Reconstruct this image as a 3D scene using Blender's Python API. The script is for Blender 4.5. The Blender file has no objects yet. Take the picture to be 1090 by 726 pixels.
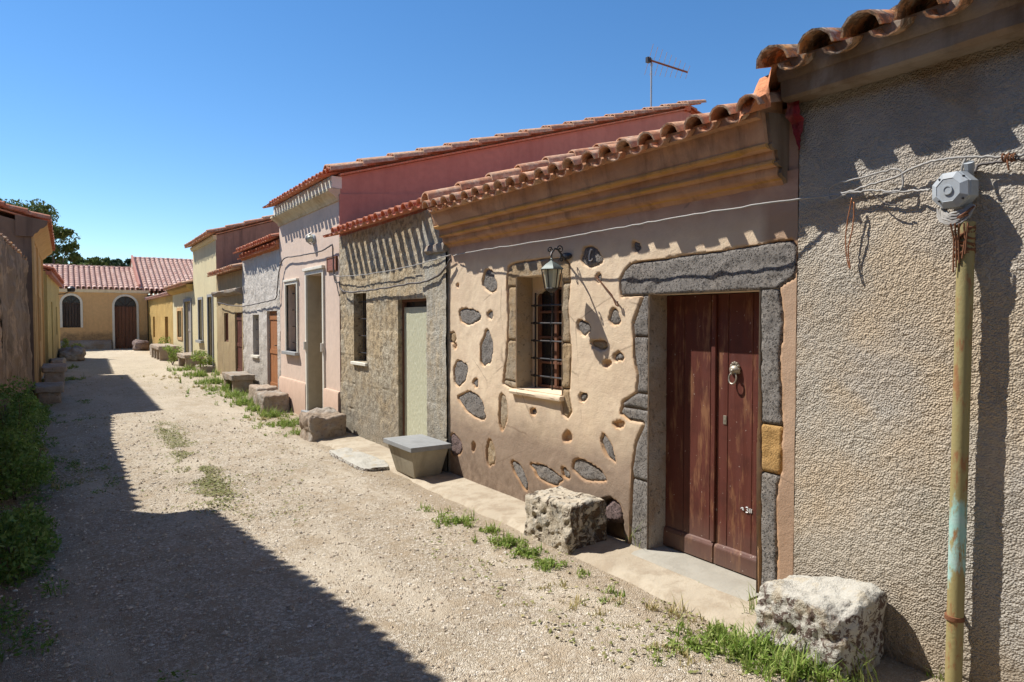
import bpy, math, random
import numpy as np
from mathutils import Vector, Matrix, noise as mnoise
random.seed(7)
R = math.radians
SC = bpy.context.scene
COL = SC.collection
# ------------------------------------------------------------------ camera model
F_PX, CU, CV, EYE, YAW = 720.0, 545.0, 363.0, 1.75, R(33.4)
PITCH = math.atan(23/720)
sy_, cy_, sp_, cp_ = math.sin(YAW), math.cos(YAW), math.sin(PITCH), math.cos(PITCH)
def ray(u, v):
    x = (u-CU)/F_PX; y = (CV-v)/F_PX
    return Vector((sy_*cp_+cy_*x+sy_*sp_*y, cy_*cp_-sy_*x+cy_*sp_*y, -sp_+cp_*y))
def gz(y):
    t = min(max((y-10.5)/10.0, 0), 1); return 0.26*t*t*(3-2*t)
def onX(u, v, X=3.55):
    d = ray(u, v); t = X/d.x; return (d.y*t, EYE+d.z*t)
def onY(u, v, Y):
    d = ray(u, v); t = Y/d.y; return (d.x*t, EYE+d.z*t)
def onG(u, v, z=None):
    d = ray(u, v); zz = 0.0 if z is None else z
    for _ in range(6):
        t = (zz-EYE)/d.z
        if z is None: zz = gz(d.y*t)
    return Vector((d.x*t, d.y*t, zz))
# ------------------------------------------------------------------ numpy noise
def _h(ix, iy, s):
    n = (ix*374761393 + iy*668265263 + s*974634777) & 0xffffffff
    n = ((n ^ (n >> 13))*1274126177) & 0xffffffff
    return ((n ^ (n >> 16)) & 0xffff)/65535.0
def vnoise(x, y, s=0):
    x = np.asarray(x, float); y = np.asarray(y, float)
    ix = np.floor(x).astype(np.int64); iy = np.floor(y).astype(np.int64)
    fx = x-ix; fy = y-iy; fx = fx*fx*(3-2*fx); fy = fy*fy*(3-2*fy)
    a = _h(ix, iy, s); b = _h(ix+1, iy, s); c = _h(ix, iy+1, s); d = _h(ix+1, iy+1, s)
    return (a*(1-fx)+b*fx)*(1-fy)+(c*(1-fx)+d*fx)*fy
def fbm(x, y, s=0, o=4, g=.5):
    r = 0; a = 1; t = 0
    for k in range(o):
        r = r+a*vnoise(np.asarray(x)*2**k, np.asarray(y)*2**k, s+k*17); t += a; a *= g
    return r/t
def sdf(px, py, poly):
    """signed distance to a polygon, negative inside"""
    d = np.full(px.shape, 1e9); ins = np.zeros(px.shape, bool); n = len(poly)
    for i in range(n):
        x0, y0 = poly[i]; x1, y1 = poly[(i+1) % n]
        ex, ey = x1-x0, y1-y0
        t = np.clip(((px-x0)*ex+(py-y0)*ey)/(ex*ex+ey*ey+1e-12), 0, 1)
        d = np.minimum(d, np.hypot(px-x0-ex*t, py-y0-ey*t))
        c = ((y0 > py) != (y1 > py)) & (px < (x1-x0)*(py-y0)/((y1-y0) if abs(y1-y0) > 1e-9 else 1e-9)+x0)
        ins ^= c
    return np.where(ins, -d, d)
# ------------------------------------------------------------------ mesh collecting
class Frame:
    def __init__(s, p0, d, n):
        s.p = Vector((p0[0], p0[1], 0)); s.d = Vector((d[0], d[1], 0)).normalized(); s.n = Vector((n[0], n[1], 0)).normalized()
    def __call__(s, a, z, o=0.0):
        q = s.p+s.d*a+s.n*o; return (q.x, q.y, z)
class G:
    def __init__(s): s.v = []; s.f = []; s.mi = []; s.cm = 0
    def add(s, vs, fs):
        b = len(s.v); s.v.extend([tuple(q) for q in vs])
        for f in fs: s.f.append(tuple(b+i for i in f)); s.mi.append(s.cm)
    def box(s, x0, x1, y0, y1, z0, z1):
        s.hexa([(x0,y0,z0),(x1,y0,z0),(x1,y1,z0),(x0,y1,z0),(x0,y0,z1),(x1,y0,z1),(x1,y1,z1),(x0,y1,z1)])
    def hexa(s, p):
        s.add(p, [(0,3,2,1),(4,5,6,7),(0,1,5,4),(1,2,6,5),(2,3,7,6),(3,0,4,7)])
    def fbox(s, F, a0, a1, z0, z1, o0, o1):
        s.hexa([F(a0,z0,o0),F(a1,z0,o0),F(a1,z0,o1),F(a0,z0,o1),F(a0,z1,o0),F(a1,z1,o0),F(a1,z1,o1),F(a0,z1,o1)])
    def quad(s, a, b, c, d): s.add([a,b,c,d], [(0,1,2,3)])
    def prof(s, F, pts, a0, a1, n=1, wob=0.0, seed=0):
        """extrude a closed (o,z) outline along the frame, with caps"""
        m = len(pts); vs = []
        for k in range(n+1):
            a = a0+(a1-a0)*k/n
            for j, (o, z) in enumerate(pts):
                w = wob*(float(fbm(a*3.1, j*5.3, seed, 3))-.5)*2 if wob else 0
                vs.append(F(a, z+w*.6, o+(w if o > 0.01 else 0)))
        fs = []
        for k in range(n):
            for j in range(m):
                fs.append((k*m+j, k*m+(j+1) % m, (k+1)*m+(j+1) % m, (k+1)*m+j))
        fs.append(tuple(range(m))[::-1]); fs.append(tuple(n*m+j for j in range(m)))
        s.add(vs, fs)
    def tube(s, pts, r, seg=6, caps=True):
        pts = [Vector(p) for p in pts]; n = len(pts)
        rr = r if isinstance(r, (list, tuple)) else [r]*n
        vs = []; prev = None
        for i, p in enumerate(pts):
            t = (pts[min(i+1, n-1)]-pts[max(i-1, 0)])
            t = t.normalized() if t.length > 1e-9 else Vector((0, 0, 1))
            if prev is None:
                up = Vector((0, 0, 1)) if abs(t.z) < .9 else Vector((1, 0, 0))
                u = t.cross(up).normalized()
            else:
                u = (prev-t*prev.dot(t)); u = u.normalized() if u.length > 1e-6 else prev
            prev = u; w = t.cross(u)
            for k in range(seg):
                an = 2*math.pi*k/seg
                vs.append(p+(u*math.cos(an)+w*math.sin(an))*rr[i])
        fs = []
        for i in range(n-1):
            for k in range(seg):
                fs.append((i*seg+k, i*seg+(k+1) % seg, (i+1)*seg+(k+1) % seg, (i+1)*seg+k))
        if caps: fs.append(tuple(range(seg))[::-1]); fs.append(tuple((n-1)*seg+k for k in range(seg)))
        s.add(vs, fs)
    def lathe(s, c, prof, seg=12, axis=(0, 0, 1), sc=(1, 1)):
        ax = Vector(axis).normalized(); up = Vector((1, 0, 0)) if abs(ax.x) < .8 else Vector((0, 1, 0))
        u = ax.cross(up).normalized(); w = ax.cross(u); c = Vector(c); vs = []; n = len(prof)
        for r, h in prof:
            for k in range(seg):
                an = 2*math.pi*(k+.5)/seg
                vs.append(c+ax*h+u*(r*sc[0]*math.cos(an))+w*(r*sc[1]*math.sin(an)))
        fs = [(i*seg+k, i*seg+(k+1) % seg, (i+1)*seg+(k+1) % seg, (i+1)*seg+k) for i in range(n-1) for k in range(seg)]
        fs.append(tuple(range(seg))[::-1]); fs.append(tuple((n-1)*seg+k for k in range(seg)))
        s.add(vs, fs)
    def build(s, name, mats, parent=None, smooth=False, attr=None, bevel=0):
        me = bpy.data.meshes.new(name)
        loc = parent['_w'] if parent is not None else (0, 0, 0)
        if len(s.v):
            V = np.array(s.v, float)-np.array(loc)[None, :]
            me.from_pydata(V.tolist(), [], s.f)
        if not isinstance(mats, (list, tuple)): mats = [mats]
        for m in mats: me.materials.append(m)
        if len(mats) > 1: me.polygons.foreach_set('material_index', s.mi)
        if smooth:
            me.polygons.foreach_set('use_smooth', [True]*len(me.polygons))
            if smooth != 'all': me.set_sharp_from_angle(angle=R(smooth if smooth is not True else 45))
        if attr is not None:
            at = me.attributes.new('shade', 'FLOAT', 'POINT'); at.data.foreach_set('value', list(attr))
        me.update()
        o = bpy.data.objects.new(name, me); COL.objects.link(o)
        if parent is not None:
            o.parent = parent; o['_w'] = tuple(loc)
        else: o['_w'] = (0.0, 0.0, 0.0)
        if bevel:
            b = o.modifiers.new('bevel', 'BEVEL'); b.width = bevel; b.segments = 2; b.limit_method = 'ANGLE'; b.angle_limit = R(40)
        return o
def tag(o, label=None, cat=None, group=None, kind=None):
    if label: o['label'] = label
    if cat: o['category'] = cat
    if group: o['group'] = group
    if kind: o['kind'] = kind
    return o
def thing(name, loc, label, cat, group=None):
    o = bpy.data.objects.new(name, None); o.location = loc; COL.objects.link(o); o['_w'] = tuple(float(q) for q in loc)
    o.empty_display_size = .1
    return tag(o, label, cat, group)
def grid_surface(g, F, A, Z, O, keep):
    """dense surface: A,Z,O are 2-D arrays, keep is per-cell bool"""
    na, nz = A.shape; b = len(g.v)
    P = F.p; D = F.d; N = F.n
    X = P.x+D.x*A+N.x*O; Y = P.y+D.y*A+N.y*O
    g.v.extend(zip(X.ravel().tolist(), Y.ravel().tolist(), Z.ravel().tolist()))
    I, J = np.nonzero(keep)
    v0 = b+I*nz+J
    fs = list(zip(v0.tolist(), (v0+nz).tolist(), (v0+nz+1).tolist(), (v0+1).tolist()))
    g.f.extend(fs); g.mi.extend([g.cm]*len(fs))
def axis_lines(lo, hi, step, cuts):
    c = sorted(set([lo, hi]+[q for q in cuts if lo < q < hi])); out = [lo]
    for p, q in zip(c[:-1], c[1:]):
        n = max(1, int(round((q-p)/step)))
        out += [p+(q-p)*k/n for k in range(1, n+1)]
    return np.array(out)
def facade(g, F, a0, a1, z0, ztop, ops, step=.2, disp=None, fade=.05, ztop1=None):
    """front wall with openings (a0,a1,z0,z1,depth) and their reveals; disp(A,Z)->outward offset"""
    As = axis_lines(a0, a1, step, [q for o in ops for q in (o[0], o[1])])
    Zs = axis_lines(z0, ztop, step, [q for o in ops for q in (o[2], o[3])])
    A, Z = np.meshgrid(As, Zs, indexing='ij')
    O = np.zeros_like(A)
    if disp is not None:
        O = disp(A, Z)
        for o in ops:
            dx = np.maximum(np.maximum(o[0]-A, A-o[1]), 0); dz = np.maximum(np.maximum(o[2]-Z, Z-o[3]), 0)
            O = O*np.clip(np.hypot(dx, dz)/fade, 0.0, 1) if fade else O
    if ztop1 is not None:
        zt = ztop+(ztop1-ztop)*(A-a0)/(a1-a0)
        Z = z0+(Z-z0)*(zt-z0)/(ztop-z0) if not ops else Z
    cA = (As[:-1]+As[1:])/2; cZ = (Zs[:-1]+Zs[1:])/2
    keep = np.ones((len(cA), len(cZ)), bool)
    for o in ops:
        keep &= ~(((cA > o[0]) & (cA < o[1]))[:, None] & ((cZ > o[2]) & (cZ < o[3]))[None, :])
    grid_surface(g, F, A, Z, O, keep)
    for o in ops:
        b0, b1, y0, y1, dp = o[:5]
        for (p, q, r_, t) in (((b0, y0), (b0, y1), 0, 0), ((b1, y1), (b1, y0), 0, 0), ((b0, y1), (b1, y1), 0, 0), ((b1, y0), (b0, y0), 0, 0)):
            g.quad(F(p[0], p[1], 0), F(q[0], q[1], 0), F(q[0], q[1], -dp-.02), F(p[0], p[1], -dp-.02))
    return A, Z, O
# ------------------------------------------------------------------ materials
class MB:
    def __init__(s, name):
        s.m = bpy.data.materials.new(name); s.m.use_nodes = True; s.t = s.m.node_tree; s.n = s.t.nodes; s.l = s.t.links
        s.b = s.n['Principled BSDF']; s.geo = s.n.new('ShaderNodeNewGeometry'); s.pos = s.geo.outputs['Position']
        s.oc = None
    def link(s, a, b):
        if hasattr(a, 'is_linked') or hasattr(a, 'links'): s.l.new(a, b)
        else:
            if isinstance(a, (tuple, list)) and len(a) == 3 and b.type == 'RGBA': a = (*a, 1)
            b.default_value = a
    def vec(s, sc=(1, 1, 1), rot=(0, 0, 0), src=None):
        n = s.n.new('ShaderNodeMapping'); s.l.new(src or s.pos, n.inputs[0]); n.inputs['Scale'].default_value = sc; n.inputs['Rotation'].default_value = rot
        return n.outputs[0]
    def noise(s, sc, det=4, ro=.55, vec=None, dist=0):
        n = s.n.new('ShaderNodeTexNoise'); s.l.new(vec or s.pos, n.inputs['Vector']); n.inputs['Scale'].default_value = sc
        n.inputs['Detail'].default_value = det; n.inputs['Roughness'].default_value = ro; n.inputs['Distortion'].default_value = dist
        return n.outputs[0]
    def n_col(s, sc):
        n = s.n.new('ShaderNodeTexNoise'); s.l.new(s.pos, n.inputs['Vector']); n.inputs['Scale'].default_value = sc; n.inputs['Detail'].default_value = 6; n.inputs['Roughness'].default_value = .7
        return n.outputs['Color']
    def vor(s, sc, feat='F1', vec=None, out='Distance', rnd=1):
        n = s.n.new('ShaderNodeTexVoronoi'); s.l.new(vec or s.pos, n.inputs['Vector']); n.inputs['Scale'].default_value = sc; n.feature = feat
        n.inputs['Randomness'].default_value = rnd
        return n.outputs[out]
    def ramp(s, f, stops, mode='LINEAR'):
        n = s.n.new('ShaderNodeValToRGB'); s.l.new(f, n.inputs[0]); e = n.color_ramp.elements; n.color_ramp.interpolation = mode
        while len(e) < len(stops): e.new(.5)
        for k, (p, c) in enumerate(stops):
            e[k].position = p; e[k].color = (c, c, c, 1) if isinstance(c, (int, float)) else (*c, 1)
        return n.outputs[0]
    def mix(s, f, a, b, mode='MIX'):
        n = s.n.new('ShaderNodeMix'); n.data_type = 'RGBA'; n.blend_type = mode
        s.link(f, n.inputs[0]); s.link(a, n.inputs[6]); s.link(b, n.inputs[7]); return n.outputs[2]
    def math(s, op, a, b=0.0, clamp=False):
        n = s.n.new('ShaderNodeMath'); n.operation = op; n.use_clamp = clamp; s.link(a, n.inputs[0]); s.link(b, n.inputs[1]); return n.outputs[0]
    def sep(s, i, src=None):
        n = s.n.new('ShaderNodeSeparateXYZ'); s.l.new(src or s.pos, n.inputs[0]); return n.outputs[i]
    def mr(s, v, a, b, c=0.0, d=1.0):
        n = s.n.new('ShaderNodeMapRange'); s.l.new(v, n.inputs[0])
        for k, q in enumerate((a, b, c, d)): n.inputs[k+1].default_value = q
        return n.outputs[0]
    def attr(s, nm):
        n = s.n.new('ShaderNodeAttribute'); n.attribute_name = nm; return n.outputs['Fac']
    def bump(s, h, st=.5, d=.01, nrm=None):
        n = s.n.new('ShaderNodeBump'); s.l.new(h, n.inputs['Height']); n.inputs['Strength'].default_value = st; n.inputs['Distance'].default_value = d
        if nrm: s.l.new(nrm, n.inputs['Normal'])
        return n.outputs[0]
    def out(s, col, rough=.9, bump=None, metal=0, spec=.25):
        s.link(col, s.b.inputs['Base Color']); s.link(rough, s.b.inputs['Roughness']); s.b.inputs['Metallic'].default_value = metal
        s.b.inputs['Specular IOR Level'].default_value = spec
        if bump: s.l.new(bump, s.b.inputs['Normal'])
        return s.m
def plaster(name, c1, c2, dirt=(.16, .11, .07), dirt_z=(.25, .9), dirt_amt=.6, bsc=60, bst=.4, bd=.006, streak=.25, patch=None, sc=1.0, z0=0.0):
    m = MB(name)
    n1 = m.noise(1.3*sc, 6, .6); n2 = m.noise(9*sc, 5, .65)
    c = m.mix(m.ramp(n1, [(.35, 0), (.65, 1)]), c1, c2)
    c = m.mix(m.math('MULTIPLY', m.ramp(n2, [(.35, 1), (.6, 0)]), .28), c, tuple(q*.62 for q in c1))
    if patch:
        c = m.mix(m.ramp(m.noise(2.2*sc, 7, .62, dist=.4), [(.52, 0), (.6, patch[1])]), c, patch[0])
    # run-off streaks
    st = m.noise(1, 5, .6, vec=m.vec((6, 6, .55)))
    c = m.mix(m.math('MULTIPLY', m.ramp(st, [(.5, 0), (.72, 1)]), streak), c, dirt)
    # rising damp, ragged top edge
    z = m.math('ADD', m.sep(2), m.math('MULTIPLY', m.math('SUBTRACT', m.noise(2.6, 6, .62), .5), 1.3))
    d = m.mr(z, dirt_z[0]+z0, dirt_z[1]+z0, dirt_amt, 0)
    d2 = m.math('MULTIPLY', d, m.ramp(m.noise(14, 5, .7), [(.25, .5), (.7, 1)]))
    c = m.mix(d2, c, dirt)
    h = m.math('ADD', m.noise(bsc, 4, .6), m.math('MULTIPLY', m.noise(bsc*.15, 4, .6), 1.5))
    return m.out(c, .93, m.bump(h, bst, bd), spec=.15)
P = {}
def roughcast():
    m = MB('cement_roughcast')
    c = m.mix(m.ramp(m.noise(.75, 5, .6), [(.38, 0), (.6, 1)]), (.50, .445, .36), (.40, .355, .285))
    c = m.mix(m.math('MULTIPLY', m.ramp(m.noise(1.5, 7, .6), [(.44, 0), (.60, 1)]), .9), c, (.54, .43, .30))
    v = m.math('SUBTRACT', 1.0, m.math('ADD', m.math('MULTIPLY', m.vor(100, 'F1'), .75), m.math('MULTIPLY', m.noise(120, 3, .7), .35))); v2 = m.noise(35, 3, .6)
    gr = m.ramp(v, [(.25, 0), (.75, 1)])
    c = m.mix(m.math('MULTIPLY', m.math('SUBTRACT', 1, gr), .35), c, (.24, .195, .145))
    z = m.math('ADD', m.sep(2), m.math('MULTIPLY', m.noise(3, 5), .9))
    c = m.mix(m.mr(z, .35, 1.15, .6, 0), c, (.30, .245, .18))
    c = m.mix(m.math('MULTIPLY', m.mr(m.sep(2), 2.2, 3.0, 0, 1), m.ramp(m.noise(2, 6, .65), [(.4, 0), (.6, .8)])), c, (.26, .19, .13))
    c = m.mix(m.math('MULTIPLY', m.ramp(m.noise(1, 6, .65, vec=m.vec((5, 5, .45))), [(.52, 0), (.66, 1)]), .45), c, (.25, .205, .155))
    c = m.mix(m.math('MULTIPLY', m.ramp(m.noise(.9, 3, .5, dist=.6), [(.50, 0), (.56, 1)]), .5), c, (.38, .36, .325))
    c = m.mix(m.math('MULTIPLY', m.mr(z, .05, .6, 1, 0), .5), c, (.16, .125, .09))
    h = m.math('ADD', m.math('MULTIPLY', gr, m.mr(m.noise(2.2, 4), .35, .65, .5, 1.3)), m.math('MULTIPLY', v2, 1.4))
    return m.out(c, .96, m.bump(h, 1.0, .0075), spec=.08)
P['cement_roughcast'] = roughcast()
P['fascia'] = plaster('weathered_fascia', (.27, .20, .14), (.17, .12, .08), dirt=(.08, .05, .03), dirt_z=(-9, -8), streak=.6, bsc=45, bst=.7, patch=((.30, .25, .20), .8))
def ochre():
    m = MB('pinkish_ochre_plaster')
    c = m.mix(m.ramp(m.noise(1.1, 6, .6), [(.35, 0), (.65, 1)]), (.72, .58, .41), (.65, .505, .345))
    c = m.mix(m.math('MULTIPLY', m.ramp(m.noise(7, 6, .68), [(.4, 1), (.58, 0)]), .35), c, (.55, .41, .29))
    z = m.sep(2)
    # damp band on the lower wall
    zz = m.math('ADD', z, m.math('MULTIPLY', m.math('SUBTRACT', m.noise(2.2, 6, .6), .5), .55))
    c = m.mix(m.mr(zz, .62, .98, .85, 0), c, (.235, .17, .125))
    c = m.mix(m.math('MULTIPLY', m.mr(zz, .18, .5, 1, 0), m.ramp(m.noise(12, 6, .7), [(.35, .15), (.65, 1)])), c, (.17, .12, .085))
    # cornice zone: reddish washes
    ys = m.math('ADD', m.sep(1), m.math('MULTIPLY', m.math('SUBTRACT', m.noise(5, 4), .5), .06))
    c = m.mix(m.mr(ys, 2.56, 2.64, .85, 0), c, (.36, .235, .155))
    up = m.mr(z, 2.3, 2.52, 0, 1)
    wash = m.ramp(m.noise(1, 5, .62, vec=m.vec((2.6, 2.6, 3.4)), dist=.8), [(.38, 0), (.62, 1)])
    c = m.mix(up, c, m.mix(wash, (.54, .34, .23), (.42, .24, .16)))
    ck = m.vor(1.5, 'DISTANCE_TO_EDGE', vec=m.mix(.06, m.pos, m.n_col(3.0)))
    c = m.mix(m.math('MULTIPLY', m.ramp(ck, [(.004, 1), (.010, 0)]), m.ramp(m.noise(1.4, 3), [(.52, 0), (.58, .5)])), c, (.20, .14, .095))
    rim = m.attr('shade')
    c = m.mix(m.math('MULTIPLY', rim, .75), c, (.50, .26, .10))
    h = m.math('ADD', m.noise(90, 3, .6), m.math('MULTIPLY', m.noise(11, 4, .6), 2.2))
    return m.out(c, .9, m.bump(h, .45, .006), spec=.15)
P['ochre'] = ochre()
def cornice():
    m = MB('ochre_cornice_paint')
    wash = m.ramp(m.noise(1, 6, .62, vec=m.vec((2.2, 2.2, 4)), dist=.9), [(.36, 0), (.62, 1)])
    c = m.mix(wash, (.58, .34, .20), (.42, .225, .125))
    zz = m.math('ADD', m.sep(2), m.math('MULTIPLY', m.math('SUBTRACT', m.noise(4, 4), .5), .015))
    def band(z0, z1):
        return m.math('MULTIPLY', m.math('GREATER_THAN', zz, z0), m.math('LESS_THAN', zz, z1))
    b = m.math('ADD', band(2.648, 2.678), band(2.733, 2.762), clamp=True)
    b = m.math('ADD', b, band(2.568, 2.578), clamp=True)
    b = m.math('MULTIPLY', b, m.ramp(m.noise(5, 4, .6), [(.3, .35), (.6, 1)]))
    c = m.mix(b, c, (.52, .285, .085))
    c = m.mix(m.math('MULTIPLY', m.ramp(m.noise(1, 6, .7, vec=m.vec((5, 5, 1.2))), [(.52, 0), (.68, 1)]), .55), c, (.13, .075, .05))
    return m.out(c, .9, m.bump(m.math('ADD', m.noise(70, 4, .6), m.math('MULTIPLY', m.noise(10, 4), 2)), .4, .006), spec=.15)
P['cornice'] = cornice()
def basalt(name='pitted_basalt', a=(.21, .19, .17), b=(.29, .265, .235), warm=.35):
    m = MB(name)
    wv = m.noise(40, 2)
    p1 = m.ramp(m.vor(44, 'F1'), [(.10, 0), (.30, 1)]); p2 = m.ramp(m.vor(210, 'F1'), [(.12, 0), (.4, 1)]); p3 = m.ramp(m.noise(55, 4, .7), [(.36, 0), (.46, 1)])
    c = m.mix(m.noise(6, 6, .7), a, b)
    c = m.mix(m.math('MULTIPLY', m.ramp(m.noise(3, 6, .65), [(.5, 0), (.65, 1)]), warm), c, (.27, .22, .17))
    pits = m.math('MULTIPLY', m.math('MULTIPLY', p1, m.math('ADD', m.math('MULTIPLY', p2, .5), .5)), p3)
    c = m.mix(m.math('MULTIPLY', m.math('SUBTRACT', 1, pits), .68), c, (.045, .04, .038))
    h = m.math('ADD', m.math('MULTIPLY', pits, 1.2), m.math('MULTIPLY', m.noise(160, 3, .7), .8))
    return m.out(c, .94, m.bump(h, 1.0, .007), spec=.12)
P['basalt'] = basalt()
P['basalt_reddish'] = basalt('reddish_lava_stone', (.17, .12, .11), (.26, .19, .17), .5)
def sandstone(name, a, b, lich=(.30, .29, .26), pit=(.10, .07, .04), amt=.6, bd=.012):
    m = MB(name)
    c = m.mix(m.noise(5, 6, .7), a, b)
    c = m.mix(m.math('MULTIPLY', m.ramp(m.noise(2.3, 7, .7), [(.46, 0), (.58, 1)]), amt), c, lich)
    p = m.ramp(m.noise(26, 5, .65), [(.30, 0), (.42, 1)])
    c = m.mix(m.math('MULTIPLY', m.math('SUBTRACT', 1, p), .7), c, pit)
    h = m.math('ADD', m.math('MULTIPLY', p, 1.0), m.math('ADD', m.noise(90, 4, .6), m.noise(18, 4, .6)))
    return m.out(c, .95, m.bump(h, .7, bd), spec=.1)
P['tuff'] = sandstone('tuff_block', (.40, .29, .17), (.30, .21, .12), lich=(.33, .30, .24), amt=.5)
P['yellow_tuff'] = sandstone('yellow_sandstone', (.45, .28, .11), (.36, .21, .08), amt=.1)
P['block'] = sandstone('brown_sandstone', (.34, .27, .20), (.24, .18, .13), lich=(.36, .34, .30), amt=.6)
P['bench'] = sandstone('bench_stone', (.42, .34, .26), (.30, .23, .17), lich=(.35, .33, .29), amt=.5)
def limestone():
    m = MB('lichen_limestone')
    c = m.mix(m.noise(8, 6, .7), (.50, .48, .42), (.38, .35, .29))
    up = m.sep(2, m.geo.outputs['Normal'])
    l = m.ramp(m.noise(22, 6, .72, dist=.6), [(.49, 0), (.53, 1)])
    side = m.mr(up, .25, .8, 1, .08)
    c = m.mix(m.math('MULTIPLY', l, side), c, (.12, .085, .07))
    c = m.mix(m.math('MULTIPLY', m.ramp(m.noise(7, 4, .6), [(.55, 0), (.62, 1)]), .5), c, (.40, .33, .22))
    h = m.math('ADD', m.noise(60, 5, .65), m.noise(15, 5, .65))
    return m.out(c, .95, m.bump(h, .8, .014), spec=.1)
P['limestone'] = limestone()
def porous():
    m = MB('porous_limestone')
    c = m.mix(m.noise(7, 6, .7), (.50, .44, .34), (.36, .30, .22))
    holes = m.ramp(m.noise(17, 4, .6, dist=.4), [(.36, 0), (.43, 1)])
    ny = m.sep(1, m.geo.outputs['Normal'])
    face = m.mr(ny, -.75, -.35, 1, 0); big = m.ramp(m.noise(13, 5, .65, dist=.5), [(.46, 0), (.53, 1)])
    holes = m.math('MULTIPLY', holes, m.math('SUBTRACT', 1, m.math('MULTIPLY', face, m.math('SUBTRACT', 1, big))))
    c = m.mix(m.math('SUBTRACT', 1, holes), c, (.10, .065, .04))
    c = m.mix(m.math('MULTIPLY', m.ramp(m.noise(9, 6, .7), [(.5, 0), (.62, 1)]), .5), c, (.30, .30, .27))
    return m.out(c, .95, m.bump(m.math('ADD', m.math('MULTIPLY', holes, 2), m.noise(50, 4, .6)), .9, .016), spec=.1)
P['porous'] = porous()
def stonewall():
    m = MB('tan_ashlar_wall'); s = m.attr('shade')
    c = m.mix(s, (.36, .27, .16), (.60, .475, .30))
    c = m.mix(m.math('MULTIPLY', m.ramp(m.noise(2.2, 8, .72), [(.46, 0), (.58, 1)]), .7), c, (.45, .41, .32))
    c = m.mix(m.math('MULTIPLY', m.ramp(m.noise(11, 7, .75), [(.48, 0), (.57, 1)]), .7), c, (.15, .115, .075))
    c = m.mix(m.math('MULTIPLY', m.ramp(m.noise(34, 5, .75), [(.52, 0), (.6, 1)]), .25), c, (.56, .50, .38))
    y = m.sep(1)
    q = m.math('MULTIPLY', m.mr(y, 7.75, 7.2, 0, 1), m.ramp(m.noise(1, 6, .7, vec=m.vec((9, 9, 3))), [(.35, .1), (.6, .85)]))
    c = m.mix(q, c, (.42, .40, .34))
    z = m.math('ADD', m.sep(2), m.math('MULTIPLY', m.math('SUBTRACT', m.noise(2.5, 6, .6), .5), 1.2))
    c = m.mix(m.mr(z, .15, 1.2, .65, 0), c, (.22, .20, .165))
    h = m.math('ADD', m.noise(70, 5, .65), m.math('MULTIPLY', m.noise(22, 5, .65), 1.8))
    return m.out(c, .95, m.bump(h, 1.0, .013), spec=.1)
P['stonewall'] = stonewall()
P['glasspane'] = (lambda m: m.out(m.mix(m.ramp(m.noise(1, 3, .5, vec=m.vec((16, 60, 14), (R(32), 0, 0))), [(.5, 0), (.66, 1)]), (.50, .49, .34), (.62, .61, .46)),
    .45, m.bump(m.noise(1, 3, .5, vec=m.vec((26, 90, 22), (R(32), 0, 0))), .9, .01), spec=.4))(MB('patterned_panel'))
P['pink'] = plaster('pale_pink_plaster', (.69, .54, .43), (.64, .49, .385), dirt=(.35, .24, .17), dirt_z=(.1, .7), dirt_amt=.4, streak=.12, bst=.2)
P['pinkbase'] = plaster('pink_plinth_plaster', (.60, .425, .315), (.54, .38, .28), dirt=(.35, .22, .15), dirt_z=(.1, .6), dirt_amt=.4, streak=.1, bst=.25)
P['redpaint'] = plaster('dusty_red_wall_paint', (.52, .25, .19), (.46, .215, .165), dirt=(.25, .08, .06), dirt_z=(-9, -8), streak=.2, bst=.15)
P['trim'] = plaster('off_white_trim', (.74, .70, .60), (.68, .64, .53), dirt=(.35, .28, .18), dirt_z=(-9, -8), streak=.25, bst=.15)
P['creamcornice'] = plaster('cream_cornice_paint', (.62, .53, .36), (.56, .47, .31), dirt=(.25, .17, .08), dirt_z=(-9, -8), streak=.45, bst=.2, patch=((.40, .30, .17), .6))
P['whiterough'] = plaster('pale_grey_roughcast', (.62, .57, .50), (.55, .50, .43), dirt=(.30, .25, .20), dirt_z=(.3, 1.5), dirt_amt=.6, bsc=22, bst=1.0, bd=.02, streak=.2, z0=.15)
P['brownstone'] = plaster('ochre_brown_plaster', (.50, .385, .21), (.40, .30, .165), dirt=(.22, .165, .10), dirt_z=(.4, 1.7), dirt_amt=.7, streak=.5, bst=.6, bsc=30, bd=.012, z0=.2)
P['cream'] = plaster('cream_yellow_plaster', (.70, .61, .37), (.64, .55, .33), dirt=(.33, .28, .17), dirt_z=(.0, 1.0), dirt_amt=.45, streak=.3, bst=.25, z0=.25)
P['brownwall'] = plaster('grey_brown_gable_plaster', (.33, .22, .165), (.26, .17, .13), dirt=(.12, .085, .07), dirt_z=(-9, -8), streak=.8, bst=.4)
P['orange'] = plaster('rough_orange_render', (.54, .36, .12), (.44, .28, .09), dirt=(.24, .15, .07), dirt_z=(.2, 1.2), dirt_amt=.4, streak=.3, bsc=26, bst=.8, bd=.015, z0=.25)
P['endwall'] = plaster('ochre_wall_paint', (.68, .43, .20), (.62, .385, .18), dirt=(.15, .105, .065), dirt_z=(.55, .95), dirt_amt=.85, streak=.15, bst=.3, z0=.25)
P['palewall'] = plaster('pale_grey_wall', (.55, .50, .42), (.48, .43, .36), dirt=(.3, .25, .2), dirt_z=(-9, -8), bst=.3)
P['leftorange'] = plaster('apricot_plaster', (.66, .43, .19), (.58, .36, .15), dirt=(.25, .15, .08), dirt_z=(.1, 1.3), dirt_amt=.6, streak=.35, bst=.3)
P['leftyellow'] = plaster('yellow_plaster', (.62, .49, .20), (.54, .41, .16), dirt=(.22, .16, .09), dirt_z=(.2, 1.6), dirt_amt=.6, streak=.4, bst=.3, z0=.25)
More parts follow.
